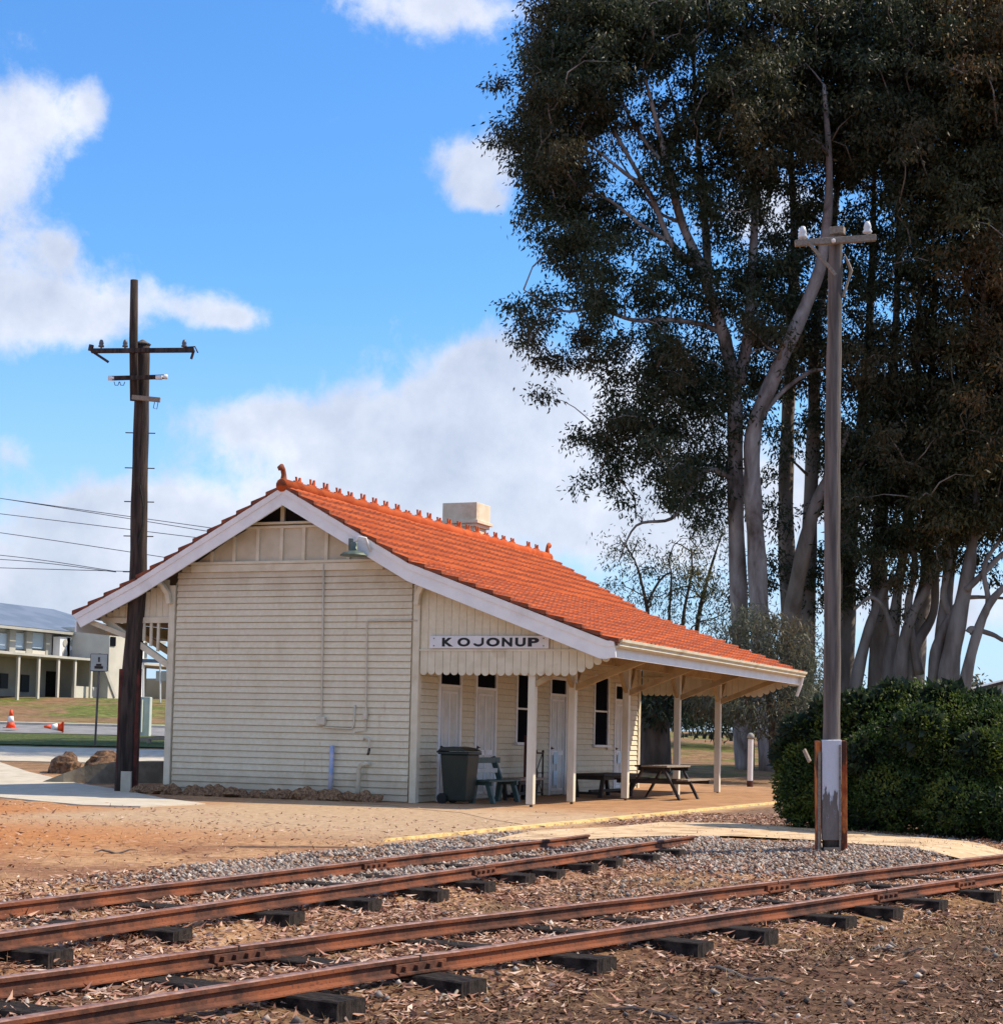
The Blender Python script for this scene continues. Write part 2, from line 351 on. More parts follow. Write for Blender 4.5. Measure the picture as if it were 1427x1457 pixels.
# ------------------------------------------------------------------ common materials
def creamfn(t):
    P = t.coord('Object'); x, y, z = t.xyz(P); c, h = cream0(t)
    sp = t.math('MULTIPLY', t.step(t.math('ADD', z, t.math('MULTIPLY', t.noise(3, 6, P), -.9)), .25, -.35), .55); c = t.mix(sp, c, (.36, .26, .16))
    rs = t.math('MULTIPLY', t.step(t.noise(5, 6, t.coord('Object', (1, 1, .16)), .7), .60, .74), .5); c = t.mix(rs, c, (.44, .30, .17))
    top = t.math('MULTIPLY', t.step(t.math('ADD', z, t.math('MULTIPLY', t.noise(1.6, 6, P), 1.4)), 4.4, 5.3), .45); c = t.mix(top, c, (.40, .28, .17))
    b = t.node('ShaderNodeTexWhiteNoise', noise_dimensions='1D'); t.put(b.inputs['W'], t.math('FLOOR', t.math('DIVIDE', t.math('SUBTRACT', z, .02), .1255)))
    return t.mix(t.math('MULTIPLY', b.outputs[0], .22), c, (.50, .43, .31)), h
cream0 = (lambda t: (t.mix(t.math('MULTIPLY', t.step(t.noise(2.2, 7, t.coord('Object', (1, 1, .45)), .65), .45, .75), .5), t.mix(t.step(t.noise(14, 4), .35, .7), (.70, .62, .45), (.76, .69, .52)), (.56, .46, .30)), t.noise(60, 3)))
M_cream = mat('cream_paint', creamfn, .65, .002, .3)
M_cream2 = mottled('cream_trim_paint', (.62, .55, .40), (.70, .63, .48), 4, .6, .001, (.50, .41, .27))
M_white = mottled('white_paint', (.76, .75, .74), (.83, .82, .80), 3, .5, .001, (.68, .65, .62))
M_post = mottled('post_paint', (.64, .58, .45), (.74, .69, .57), 3, .6, .001, (.50, .42, .28), aniso=(1, 1, .4))
M_soffit = mottled('soffit_paint', (.24, .15, .08), (.32, .20, .11), 3, .8, .002, (.16, .10, .055))
M_dark = mat('dark_void', lambda t: (.012, .011, .01), .9)
M_glass = mat('window_glass', lambda t: t.mix(t.noise(1.5), (.006, .007, .010), (.012, .014, .018)), .4, 0, .0)
M_brace = mottled('brace_paint', (.36, .25, .13), (.46, .34, .19), 4, .75, .002, (.24, .15, .08))
def tilecol(t):
    P = t.coord('Object'); v = t.node('ShaderNodeTexVoronoi'); v.inputs['Scale'].default_value = 3.2; t.l.new(P, v.inputs['Vector'])
    r = t.xyz(v.outputs['Color'])[0]
    c = t.mix(r, (.40, .074, .022), (.55, .118, .034)); c = t.mix(t.math('MULTIPLY', t.step(t.noise(3.5, 7, P, .7), .5, .72), .45), c, (.30, .055, .022))
    st = t.math('MULTIPLY', t.step(t.noise(2.2, 7, t.coord('Object', (2.2, .35, .35)), .7), .58, .74), .34); c = t.mix(st, c, (.20, .05, .025))
    return t.mix(t.math('MULTIPLY', t.step(t.noise(26, 5, P, .7), .58, .78), .25), c, (.62, .2, .08)), t.noise(40, 4, P)
M_tile = mat('terracotta_tile', tilecol, .85, .006, .15)
M_tileshade = mottled('tile_edge_shade', (.17, .035, .016), (.26, .055, .022), 9, .9, .004)  # dark colour for sunlit course drops, painting the shade line under each course
M_tiledark = mottled('weathered_tile', (.16, .05, .03), (.26, .075, .035), 5, .9, .004)

# ------------------------------------------------------------------ the station
WID, LEN = 5.45, 13.04
stn = thing('station_building', (0, 0, 0), 'cream weatherboard railway station with orange tiled roof and platform veranda', 'station')
RXA, RXB = -.42, 13.62
R_TOP = [(2.76, 6.0), (.05, 4.495), (-4.12, 2.985)]                    # tile side towards the platform (y, z)
L_TOP = [(2.76, 6.0), (6.0, 4.26), (7.50, 3.56)]
def siding(mb, plane, c, z0, z1, spans, pitch=.1255):
    """sawtooth weatherboards; plane 'x' or 'y' facing the negative side; spans(z) -> list of (a, b)"""
    z = z0
    while z < z1-.02:
        zt = min(z+pitch, z1)
        for a, b in spans((z+zt)/2):
            if b-a < .02: continue
            j = random.uniform(-.0015, .0015)
            pr = [(c-.03+j, z), (c-.008+j, zt-.016), (c+.014, zt-.016), (c+.014, zt), (c+.03, zt), (c+.03, z)]
            P = [((x, a, zz) if plane == 'x' else (a, x, zz)) for x, zz in pr]
            mb.prism(P, (0, b-a, 0) if plane == 'x' else (b-a, 0, 0))
        z = zt
def roof_y(z, top, off):                                              # y where the underside of the roof passes height z
    pts = [(p[0], p[1]-off) for p in top][::-1]
    return float(np.interp(z, [p[1] for p in pts], [p[0] for p in pts]))
m = MB()
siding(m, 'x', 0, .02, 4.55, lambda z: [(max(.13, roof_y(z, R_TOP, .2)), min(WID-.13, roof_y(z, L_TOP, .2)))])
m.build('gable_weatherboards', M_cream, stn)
m = MB().box((.035, .035, 0), (LEN-.03, WID-.03, 3.75))
m.prism([(.05, .06, 3.75), (.05, WID-.05, 3.75), (.05, WID-.05, 4.2), (.05, 3.45, 5.34), (.05, 2.05, 5.34), (.05, .06, 4.0)], (.1, 0, 0))
m.prism([(LEN-.2, .06, 3.75), (LEN-.2, WID-.05, 3.75), (LEN-.2, WID-.05, 4.2), (LEN-.2, 2.76, 5.75), (LEN-.2, .06, 4.0)], (.15, 0, 0))
m.build('wall_frame', M_cream, stn)
# openings on the platform wall: kind, x0, x1, z0, z1, transom top
OPEN = [('door', 1.0, 1.92, 0.02, 2.22, 2.55), ('door', 2.75, 3.7, 0.02, 2.22, 2.55), ('window', 4.9, 5.78, 1.17, 2.6, 0), ('door', 6.86, 7.78, 0.02, 2.22, 2.58), ('window', 9.72, 10.64, 1.14, 2.74, 0), ('door', 11.2, 12.1, 0.02, 2.22, 2.58)]
def spans_y(z):
    out = []; x = .13
    for k, a, b, z0, z1, tr in OPEN:
        if z0-.06 < z < (tr or z1)+.07: out.append((x, a-.07)); x = b+.07
    out.append((x, LEN-.12)); return out
m = MB(); siding(m, 'y', 0, .02, 4.15, spans_y); m.build('platform_weatherboards', M_cream, stn)
m = MB()
for i in range(30): m.box((.2+0, WID, .02+i*.1255), (LEN-.2, WID+.02, .02+i*.1255+.115))
m.box((LEN-.02, .1, .02), (LEN, WID-.1, 3.9)); m.build('rear_weatherboards', M_cream, stn)
for x, y in ((-.045, -.05), (-.045, WID-.09), (LEN-.10, -.05), (LEN-.10, WID-.09)):
    MB().box((x, y, 0.0), (x+.14, y+.14, 4.1 if y < 1 else 4.15)).build('corner_board', M_cream2, stn, bevel=.006)
def boxes(name, lst, mt, parent=stn, bevel=.004):
    mb = MB()
    for a, b in lst: mb.box(a, b)
    return mb.build(name, mt, parent, bevel=bevel)
M_doorp = mottled('door_paint', (.56, .56, .52), (.66, .65, .60), 4, .5, .001, (.5, .5, .45))
M_notice = mat('notice_paper', lambda t: t.mix(t.step(t.noise(30, 3), .45, .6), (.62, .74, .80), (.45, .60, .68)), .6)
M_brass = mat('knob_metal', lambda t: (.10, .08, .06), .35, metal=.8)
di = 0
for k, a, b, z0, z1, tr in OPEN:
    if k == 'door':
        d = boxes('door', [((a, -.012, z0), (b, .02, z1))], M_doorp)
        boxes('door_frame', [((a-.07, -.05, .0), (a, .02, tr+.07)), ((b, -.05, .0), (b+.07, .02, tr+.07)), ((a, -.05, tr), (b, .02, tr+.07)), ((a, -.048, z1), (b, .02, z1+.05))], M_white, d)
        w = (b-a)
        boxes('door_panels', [((a+.1, -.03, 1.0), (a+.13, -.01, 2.1)), ((b-.13, -.03, 1.0), (b-.1, -.01, 2.1)), ((a+w/2-.02, -.03, .1), (a+w/2+.02, -.01, 2.1)), ((a+.1, -.03, 2.1), (b-.1, -.01, 2.14)), ((a+.1, -.03, .9), (b-.1, -.01, 1.0)), ((a+.1, -.03, .1), (b-.1, -.01, .16)), ((a+.1, -.03, .16), (a+.13, -.01, .9)), ((b-.13, -.03, .16), (b-.1, -.01, .9))], M_white, d)
        MB().box((a, -.018, z1+.05), (b, .02, tr)).build('transom_pane', M_glass, d)
        MB().lathe([(.008, .0), (.012, .03), (.03, .045), (.03, .065), (.012, .075)], (a+.09, -.09, 1.05), 'y').build('door_knob', M_brass, d, smooth=True)
        if di == 2 or di == 3:
            boxes('notice', [((a+.22, -.034, .98-.28), (a+.5, -.031, .98-.02))], M_notice, d, 0); 
        if di == 2: boxes('notice', [((a+.22, -.034, .22), (a+.5, -.031, .55))], M_notice, d, 0)
        di += 1
    else:
        wn = boxes('window', [((a-.07, -.05, z0), (a, .02, z1+.07)), ((b, -.05, z0), (b+.07, .02, z1+.07)), ((a, -.05, z1), (b, .02, z1+.07)), ((a, -.03, (z0+z1)/2-.02), (b, .0, (z0+z1)/2+.02))], M_white)
        MB().box((a, -.012, z0), (b, .02, z1)).build('window_pane', M_glass, wn)
        boxes('window_sill', [((a-.12, -.10, z0-.06), (b+.12, .02, z0))], M_white, wn)
# gable head: rails, panels, battens, open vent
GX = -.02
g = boxes('gable_panel', [((GX, 1.0, 4.62), (.04, 5.0, 4.75))], M_cream)
bpy.data.objects.remove(g)
m = MB(); m.prism([(-.005, .90, 4.55), (-.005, 4.98, 4.55), (-.005, 4.2, 5.02), (-.005, 3.62, 5.30), (-.005, 1.88, 5.30), (-.005, 1.2, 4.87)], (.04, 0, 0)); gp = m.build('gable_panel', mottled('panel_paint', (.52, .45, .32), (.60, .53, .40), 2.5, .7, .002, (.40, .32, .20)), stn)
boxes('gable_rail', [((-.075, .62, 4.545), (.0, 5.05, 4.60)), ((-.05, .75, 4.40), (-.0, 5.0, 4.54)), ((-.05, 1.6, 5.235), (-.006, 3.9, 5.285)), ((-.09, 1.85, 5.315), (-.006, 3.68, 5.36))], M_cream2, gp)
for y in (1.50, 1.98, 2.48, 2.97, 3.5, 4.03, 4.53):
    zt = min(5.235, float(np.interp(y, [.05, 2.76, 6.0], [4.3, 5.85, 4.0]))-.03)
    MB().box((-.045, y-.035, 4.60), (-.006, y+.035, zt)).build('batten', M_cream2, gp)
m = MB(); m.prism([(.03, 1.8, 5.36), (.03, 3.72, 5.36), (.03, 2.76, 5.9)], (.05, 0, 0)); m.build('vent_void', M_dark, gp)
for y, zt in ((2.97, 5.72), (2.3, 5.55)): MB().box((-.04, y-.04, 5.36), (.02, y+.04, zt)).build('batten', M_cream2, gp)
# bargeboards with moulded top strip, kinked
def barge(name, top, x0, tip):
    n = []
    dep = .345
    for i, (y, z) in enumerate(top): n.append((y, z-.02))
    lo = [(y, z-dep) for y, z in n]
    if tip == 'R':
        n[-1] = (-3.75, n[-1][1]+.115); lo[-1] = (-3.78, 2.70)
        n += [(-3.93, 3.015), (-4.05, 3.02)]; lo += [(-3.9, 2.695), (-4.08, 2.73)]
    else:
        lo[-1] = (7.33, 3.29)
    mb = MB()
    for i in range(len(n)-1):
        a, b, c, d = n[i], n[i+1], lo[i+1], lo[i]
        mb.prism([(x0, *a), (x0, *b), (x0, *c), (x0, *d)], (.04, 0, 0))
    o = mb.build(name, M_white, stn)
    mb = MB()
    for i in range(len(n)-1):
        a, b = n[i], n[i+1]; c = (b[0]*.66+lo[i+1][0]*.34, b[1]*.66+lo[i+1][1]*.34); d = (a[0]*.66+lo[i][0]*.34, a[1]*.66+lo[i][1]*.34)
        mb.prism([(x0-.03, *a), (x0-.03, *b), (x0-.018, *c), (x0-.018, *d)], (.028, 0, 0))
    mb.build('barge_moulding', M_white, o); return o
barge('bargeboard', R_TOP, -.42, 'R'); barge('bargeboard', L_TOP, -.42, 'L')
barge('bargeboard', R_TOP, RXB-.05, 'R'); barge('bargeboard', L_TOP, RXB-.05, 'L')
# tiled slopes, real stepped courses
def tiles(name, prof, sgn, expo=.385):
    rows = []
    for i in range(len(prof)-1):
        (y0, z0), (y1, z1) = prof[i], prof[i+1]; L = math.hypot(y1-y0, z1-z0); k = max(1, round(L/expo))
        nz, ny = abs(y1-y0)/L, (z0-z1)/L*sgn
        for j in range(k):
            for t, h in ((j/k, .004), ((j+1)/k, .064)):
                rows.append((y0+(y1-y0)*t+ny*h, z0+(z1-z0)*t+nz*h, ny, nz, len(rows)//2))
    pro = [(0, .0), (.10, .004), (.145, .024), (.185, .026), (.22, .004)]
    xs = []; x = RXA-.03
    while x < RXB+.02:
        for a, h in pro: xs.append((x+a, h))
        x += .236
    V = []; F = []; w = len(xs)
    for y, z, ny, nz, c in rows:
        for i, (x, h) in enumerate(xs):
            j = .007*math.sin(c*12.9+(i//5)*7.3)+.006*math.sin(c*1.7+x*.8); V.append((x, y+ny*(h+j), z+nz*(h+j)))
    for r in range(len(rows)-1):
        for i in range(w-1): F.append((r*w+i, r*w+i+1, (r+1)*w+i+1, (r+1)*w+i))
    if sgn > 0: F = [f[::-1] for f in F]
    o = np_mesh(name, V, F, M_tile, stn); o.data.materials.append(M_tileshade)
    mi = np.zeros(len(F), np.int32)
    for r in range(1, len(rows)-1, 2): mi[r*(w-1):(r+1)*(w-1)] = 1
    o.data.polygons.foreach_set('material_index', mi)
    # edge thickness at the verge
    for xx, ww in ((RXA-.035, .1), (RXB-.06, .1)):
        mb = MB()
        for r in range(0, len(rows), 2):
            a, b = rows[r], rows[r+1]
            mb.prism([(xx, a[0], a[1]-.03), (xx, b[0], b[1]-.075), (xx, b[0], b[1]+.012), (xx, a[0], a[1]+.012)], (ww, 0, 0))
        mb.build('verge_tiles', M_tiledark, o)
    return o
tiles('roof_slope', R_TOP, -1); tiles('roof_slope', L_TOP, 1)
def deck(prof, name):
    mb = MB()
    for i in range(len(prof)-1):
        a, b = prof[i], prof[i+1]
        mb.prism([(-.37, a[0], a[1]-.03), (-.37, b[0], b[1]-.03), (-.37, b[0], b[1]-.075), (-.37, a[0], a[1]-.075)], (RXB+.31, 0, 0))
    return mb.build(name, M_soffit, stn)
dk = deck(R_TOP, 'roof_lining'); deck(L_TOP, 'roof_lining')
for i in range(24):
    x = .25+i*.58
    mb = MB(); mb.bar((x, -.05, 4.32), (x, -3.95, 2.91), .05, .12); mb.build('rafter', M_brace, dk)
# ridge capping, cresting, finials
rg = MB(); rg.tube([(RXA-.04, 2.76, 6.02), (RXB, 2.76, 6.02)], .13, 12); rg = rg.build('ridge_capping', M_tile, stn, smooth=True)
n = 24; xs0 = .05
for i in range(n):
    if i == n-3: continue
    x = xs0+i*(13.1/n)+.15+random.uniform(-.02, .02)
    mb = MB(); jz = random.uniform(-.03, .015); jx = random.uniform(-.015, .015)
    if i in (9, 17): jz -= .07
    for s in (-1, 1):
        mb.prism([(x+s*.02-.04, 2.745, 6.11), (x+s*.07+.04, 2.745, 6.11), (x+s*.075+.012+jx, 2.745, 6.285+jz), (x+s*.075-.02+jx, 2.745, 6.285+jz)], (0, .035, 0))
    mb.box((x-.16, 2.74, 6.10), (x+.16, 2.785, 6.175)); mb.build('crest_tile', M_tile, rg)
for x, s in ((RXA-.02, -1), (RXB-.05, 1)):
    mb = MB(); mb.tube([(x+.0*s, 2.76, 6.0), (x-.05*s, 2.76, 6.13), (x-.05*s, 2.76, 6.23), (x-.01*s, 2.76, 6.32), (x+.06*s, 2.76, 6.37), (x+.10*s, 2.76, 6.34), (x+.09*s, 2.76, 6.29)], [.12, .065, .05, .05, .06, .06, .035], 10)
    mb.build('finial', M_tiledark if s < 0 else M_tile, rg, smooth=True)
# gutter and fascia on the eave
gt = MB(); prof = [(-3.97, 2.90), (-4.11, 2.90), (-4.15, 2.93), (-4.14, 2.97), (-4.19, 3.0), (-4.20, 3.05), (-4.18, 3.05), (-4.12, 2.99), (-4.11, 2.93), (-3.97, 2.93)]
gt.prism([(-.40, *p) for p in prof], (RXB+.36, 0, 0)); gt = gt.build('gutter', M_cream2, stn)
MB().prism([(-.37, -4.00, 2.73), (-.37, -3.96, 2.73), (-.37, -3.96, 2.96), (-.37, -4.00, 2.96)], (RXB+.33, 0, 0)).build('fascia', M_white, stn)
MB().tube([(RXB-.15, -4.1, 2.9), (RXB-.13, -4.05, 2.7), (RXB-.1, -3.95, 2.45)], .04, 8).build('downpipe', M_white, gt)
MB().box((-.37, 7.46, 3.2), (RXB, 7.5, 3.42)).build('fascia', M_white, stn)
# veranda end infill with scalloped valance
def infill(x0, far=False):
    mb = MB(); y = -.06; pit = .157
    while y > -3.5:
        y1 = y-pit+.006; zt = float(np.interp((y+y1)/2, [-3.9, .05], [2.82, 4.25]))
        if zt > 2.9: mb.box((x0, y, 2.86), (x0+.022, y1, zt))
        y -= pit
    o = mb.build('veranda_infill', M_cream, stn); mb = MB()
    mb.box((x0-.03, -.05, 2.845), (x0, -3.62, 2.885)); mb.box((x0+.024, -.05, 2.5), (x0+.034, -3.2, 3.0)); mb.build('infill_rail', M_cream2, o)
    mb = MB(); y = -.06; i = 0
    while y > -3.86:
        w = pit-.007; yc = y-pit/2; zb = 2.475 if yc > -3.1 else 2.475+(-3.1-yc)*.40; top = min(2.845, float(np.interp(yc, [-3.9, .05], [2.80, 4.2])))
        zb += random.uniform(-.008, .008)
        pts = [(x0-.012, yc+w/2, top), (x0-.012, yc+w/2, zb)]+[(x0-.012, yc+w/2*math.cos(a), zb-.075*math.sin(a)) for a in np.linspace(.2, math.pi-.2, 9)]+[(x0-.012, yc-w/2, zb), (x0-.012, yc-w/2, top)]
        if top > zb: mb.prism(pts, (.02, 0, 0))
        y -= pit
    mb.build('scalloped_valance', M_cream2, o)
infill(-.0); infill(LEN+.1)
# posts and braces
for i, x in enumerate((.11, 2.2, 5.4, 8.98, 12.3)):
    mb = MB().box((x-.065, -2.37, .05), (x+.065, -2.23, 2.78)); p = mb.build('veranda_post', M_post, stn, bevel=.01)
    MB().box((x-.02, -2.34, -.02), (x+.02, -2.29, .06)).build('post_stub', M_brass, p)
    if i:
        MB().bar((x, -2.34, 2.25), (x, -3.85, 2.84), .08, .11).build('eave_brace', M_brace, p)
        for s in (-1, 1):
            mb = MB(); mb.tube([(x+s*.06, -2.31, 2.28), (x+s*.22, -2.31, 2.40), (x+s*.40, -2.31, 2.62), (x+s*.52, -2.31, 2.92)], .05, 4); mb.build('knee_brace', M_brace, p)
    else:
        MB().bar((x, -2.36, 2.25), (x, -3.3, 2.75), .08, .10).build('eave_brace', M_brace, p)
MB().box((.05, -2.35, 2.78), (LEN+.05, -2.25, 2.98)).build('veranda_beam', M_brace, stn)
# curved corner brackets where the wall meets the roof
for y, s in ((-.0, -1), (WID, 1)):
    z0 = 3.72 if s < 0 else 3.78
    mb = MB(); mb.tube([(-.10, y, z0), (-.11, y+s*.04, z0+.2), (-.16, y+s*.16, z0+.38), (-.26, y+s*.3, z0+.5)], .065, 4); mb.build('corner_bracket', M_cream2, stn)
# rear veranda end: boarded infill, balusters and strut
mb = MB(); y = WID+.08
while y < 6.95:
    zt = float(np.interp(y+.07, [5.16, 6.0, 7.50], [4.5, 4.05, 3.35])); mb.box((.0, y, 3.5), (.02, y+.14, max(3.56, zt))); y += .147
ri = mb.build('rear_infill', M_cream, stn)
mb = MB(); mb.box((-.04, WID+.05, 3.40), (.03, 7.05, 3.51)); mb.bar((-.0, WID+.02, 2.55), (-.0, 7.1, 3.52), .09, .12); mb.bar((0, 6.4, 3.1), (-.3, 7.3, 3.45), .07, .1); mb.build('rear_strut', M_cream2, ri)
for y in (5.75, 5.92, 6.09, 6.26, 6.43): MB().box((-.02, y-.027, 2.60+(y-5.45)*.61+.05), (.02, y+.027, 3.41)).build('baluster', M_cream2, ri)
for x in (.9, 4.5, 8.5, 12.3): MB().bar((x, WID+.02, 2.55), (x, 7.2, 3.45), .09, .12).build('eave_brace', M_brace, stn)
MB().box((0, 6.9, 3.2), (RXB-.2, 7.0, 3.42)).build('veranda_beam', M_brace, stn)
# chimney
ch = MB(); ch.box((9.2, 2.95, 5.2), (9.9, 3.72, 6.34)); ch = ch.build('chimney', M_cream2, stn, bevel=.01)
mb = MB(); mb.box((9.14, 2.89, 6.34), (9.96, 3.78, 6.42)); mb.box((9.08, 2.83, 6.42), (10.02, 3.84, 6.50)); mb.build('chimney_moulding', M_cream2, ch, bevel=.01)
MB().box((9.13, 2.88, 6.50), (9.97, 3.79, 6.93)).build('chimney_cap', M_cream2, ch, bevel=.012)
# conduits, tap and pipes on the gable
M_pipe = mottled('conduit_paint', (.57, .51, .39), (.64, .58, .46), 8, .5, .001)
def pipe(name, pts, r, mt=M_pipe): return MB().tube(pts, r, 8).build(name, mt, stn, smooth=True)
X = -.05
pipe('conduit', [(X, 2.02, 4.52), (X, 2.0, 3), (X, 1.98, 1.52), (X, 1.92, 1.38), (X, 1.32, 1.36), (X, 1.28, 1.42), (X, 1.26, 1.82)], .016)
pipe('conduit', [(X, 0, 3.42), (X, 1.03, 3.42), (X, 1.06, 3.38), (X, 1.04, 2.4), (X, 1.02, 1.33), (X, 1.25, 1.30)], .014)
boxes('junction_box', [((X-.06, 1.88, 1.43), (X+.02, 2.06, 1.58)), ], M_pipe); boxes('junction_box', [((X-.05, .99, 1.55), (X+.02, 1.07, 1.72))], M_pipe)
pipe('tap_pipe', [(X, 1.06, 1.15), (X-.02, 1.04, 1.20), (X-.05, .92, 1.18), (X-.07, .90, 1.08), (X-.07, .90, .96)], .018)
pipe('tap', [(X-.07, .90, 1.0), (X-.09, .90, .92), (X-.09, .92, .88)], .025, M_brass)
pipe('vent_pipe', [(X-.10, 1.10, -.02), (X-.10, 1.09, .60), (X-.10, 1.06, .68), (X-.06, .98, .71), (X-.01, .92, .71)], .045, M_cream2)
M_blue = mottled('blue_pipe_paint', (.30, .38, .60), (.55, .52, .56), 5, .5, .001)
pipe('blue_pipe', [(X-.05, 1.72, .02), (X-.05, 1.70, 1.04)], .045, M_blue)
# flood lamp under the barge
M_lamp = mottled('lamp_green_metal', (.10, .13, .10), (.17, .20, .16), 8, .5, .001, metal=.3)
fl = MB(); c = (-.62, 1.08, 4.62)
fl.lathe([(.26, -.02), (.25, .0), (.20, .04), (.11, .07), (.07, .09), (.07, .20), (.05, .24), (.01, .25)], c, n=20); fl = fl.build('flood_lamp', M_lamp, stn, smooth=True)
MB().tube([(c[0], 1.08, 4.84), (c[0], .98, 4.96), (c[0]+.05, .86, 4.94), (-.44, .82, 4.70)], .022, 8).build('lamp_arm', M_white, fl, smooth=True)
MB().lathe([(.04, 0), (.045, .1), (.045, .22)], (c[0]+.1, 1.2, 4.72), n=10).build('ballast_can', M_lamp, fl)

# ------------------------------------------------------------------ station sign
def font_letter(ch, y0, y1, z0, z1, x, parent, mt, mb):
    if ch == 'J':
        w_, t_ = (y1-y0), .05; sg_ = 1 if w_ > 0 else -1; r = abs(w_)/2; yc = y1-sg_*r; zc = z0+.07
        o_ = [(y1, z1), (y1, zc)]+[(yc+sg_*r*math.cos(a), zc-.07*math.sin(a)) for a in np.linspace(.15, math.pi*.93, 10)]
        i_ = [(y1-sg_*t_, z1), (y1-sg_*t_, zc)]+[(yc+sg_*(r-t_)*math.cos(a), zc-.028*math.sin(a)) for a in np.linspace(.15, math.pi*.93, 10)]
        for k in range(len(o_)-1): mb.add([(x, *o_[k]), (x, *o_[k+1]), (x, *i_[k+1]), (x, *i_[k])], [(0, 1, 2, 3)])
        return
    cu = bpy.data.curves.new('t', 'FONT'); cu.body = ch; cu.size = 1; cu.offset = .048; cu.extrude = .0
    o = bpy.data.objects.new('t', cu); COL.objects.link(o); dg = bpy.context.evaluated_depsgraph_get(); me = o.evaluated_get(dg).to_mesh()
    P = np.array([v.co[:] for v in me.vertices]); F = [list(p.vertices) for p in me.polygons]
    a, b = P.min(0), P.max(0)
    Q = [(x, y0+(p[0]-a[0])/(b[0]-a[0])*(y1-y0), z0+(p[1]-a[1])/(b[1]-a[1])*(z1-z0)) for p in P]
    o.evaluated_get(dg).to_mesh_clear(); bpy.data.objects.remove(o); mb.add(Q, F)
SX = -.055
ps = lambda u, v: on(u, v, 'x', SX)
c0, c1, c2, c3 = ps(612, 902), ps(783, 906), ps(783, 927), ps(612, 922)
sg = thing('station_sign', (SX, -1.5, 3.0), 'white station name board lettered KOJONUP on the veranda gable', 'sign')
M_signw = mottled('sign_white', (.66, .65, .66), (.74, .73, .73), 3, .5, .001, (.6, .58, .56), cs=(.6, .8))
ZB, ZT, YL, YR = 2.895, 3.13, -.27, -2.66
MB().box((SX, YL, ZB), (SX+.03, YR, ZT)).build('sign_board', M_signw, sg, bevel=.006)
M_black = mat('black_lettering', lambda t: (.012, .012, .014), .5)
mb = MB(); mb2 = [(629, 645), (651, 669), (673, 688.5), (692, 711), (714, 729), (733, 748), (751, 767)]
for ch_, (u0, u1) in zip('KOJONUP', mb2):
    y0 = on(u0, 912, 'x', SX)[1]; y1 = on(u1, 912, 'x', SX)[1]
    font_letter(ch_, y0, y1, ZB+.035, ZT-.035, SX-.003, sg, M_black, mb)
mb.build('lettering', M_black, sg)
for y in (-.36, -2.56):
    for z in (ZB+.05, ZT-.05): MB().lathe([(.012, 0), (.012, .006)], (SX-.008, y, z), 'x', 8).build('screw', M_brass, sg)

# ------------------------------------------------------------------ things on the platform
M_bin = mottled('bin_plastic', (.006, .014, .011), (.010, .02, .015), 5, .45, .001, spec=.4)
M_rub = mat('rubber', lambda t: (.012, .012, .012), .7)
bn = thing('wheelie_bin', (.45, -.62, 0), 'dark green wheelie bin beside the station corner', 'bin')
bx, by = .45, -.72
mb = MB(); lo = .22; hi = .285
mb.add([(bx-lo, by-lo, .05), (bx+lo, by-lo, .05), (bx+lo, by+lo, .05), (bx-lo, by+lo, .05), (bx-hi, by-hi, .93), (bx+hi, by-hi, .93), (bx+hi, by+hi, .93), (bx-hi, by+hi, .93)], [(0,3,2,1),(4,5,6,7),(0,1,5,4),(1,2,6,5),(2,3,7,6),(3,0,4,7)])
mb.build('bin_body', M_bin, bn, bevel=.03)
mb = MB().box((bx-hi-.03, by-hi-.03, .925), (bx+hi+.03, by+hi+.03, .975)); mb.build('bin_rim', M_bin, bn, bevel=.012)
mb = MB().prism([(bx-hi-.05, by-hi-.04, .985), (bx-hi-.05, by+hi+.03, .985), (bx-hi-.05, by+hi-.03, 1.055), (bx-hi-.05, by, 1.075), (bx-hi-.05, by-hi+.1, 1.05)], (2*hi+.09, 0, 0)); mb.build('bin_lid', M_bin, bn, bevel=.01)
MB().tube([(bx-.25, by+hi+.07, .97), (bx+.25, by+hi+.07, .97)], .02, 8).build('bin_handle', M_bin, bn)
for s in (-1, 1): MB().lathe([(.05, -.03), (.10, -.025), (.10, .025), (.05, .03)], (bx+s*.25, by+.24, .10), 'x', 18).build('wheel', M_rub, bn)
for p in bn.children: pass
bn.rotation_euler = (0, 0, 0)
M_green = mottled('green_bench_paint', (.035, .07, .065), (.06, .10, .09), 6, .5, .001)
M_slat = mottled('pale_slat_paint', (.38, .42, .40), (.48, .50, .47), 6, .6, .001)
M_dkwood = mottled('dark_stained_wood', (.022, .018, .016), (.045, .034, .028), 6, .6, .002, aniso=(1, 1, 1))
# green slatted seat, its back to the wall, beside the bin
bq = thing('park_bench', (1.9, -.7, 0), 'green slatted seat with one pale slat, next to the wheelie bin', 'bench')
xa, xb = .86, 2.4; oy = -.36
def slat(y, z, w, h, mt, xa=xa, xb=xb, name='slat', par=bq): return MB().box((xa, y+oy, z), (xb, y+oy+w, z+h)).build(name, mt, par, bevel=.006)
slat(-.36, .76, .04, .11, M_green); slat(-.41, .57, .04, .09, M_slat)
for y in (-.80, -.69, -.58, -.47): slat(y, .41, .10, .035, M_green, name='seat_slat')
for x in (xa+.1, xb-.2):
    mb = MB(); q = lambda y, z: (x, y+oy, z); mb.bar(q(-.28, .88), q(-.46, .40), .07, .10); mb.bar(q(-.46, .42), q(-.40, .0), .09, .12); mb.bar(q(-.72, .40), q(-.84, .0), .08, .10); mb.bar(q(-.82, .385), q(-.40, .385), .08, .08)
    mb.build('bench_frame', M_green, bq)
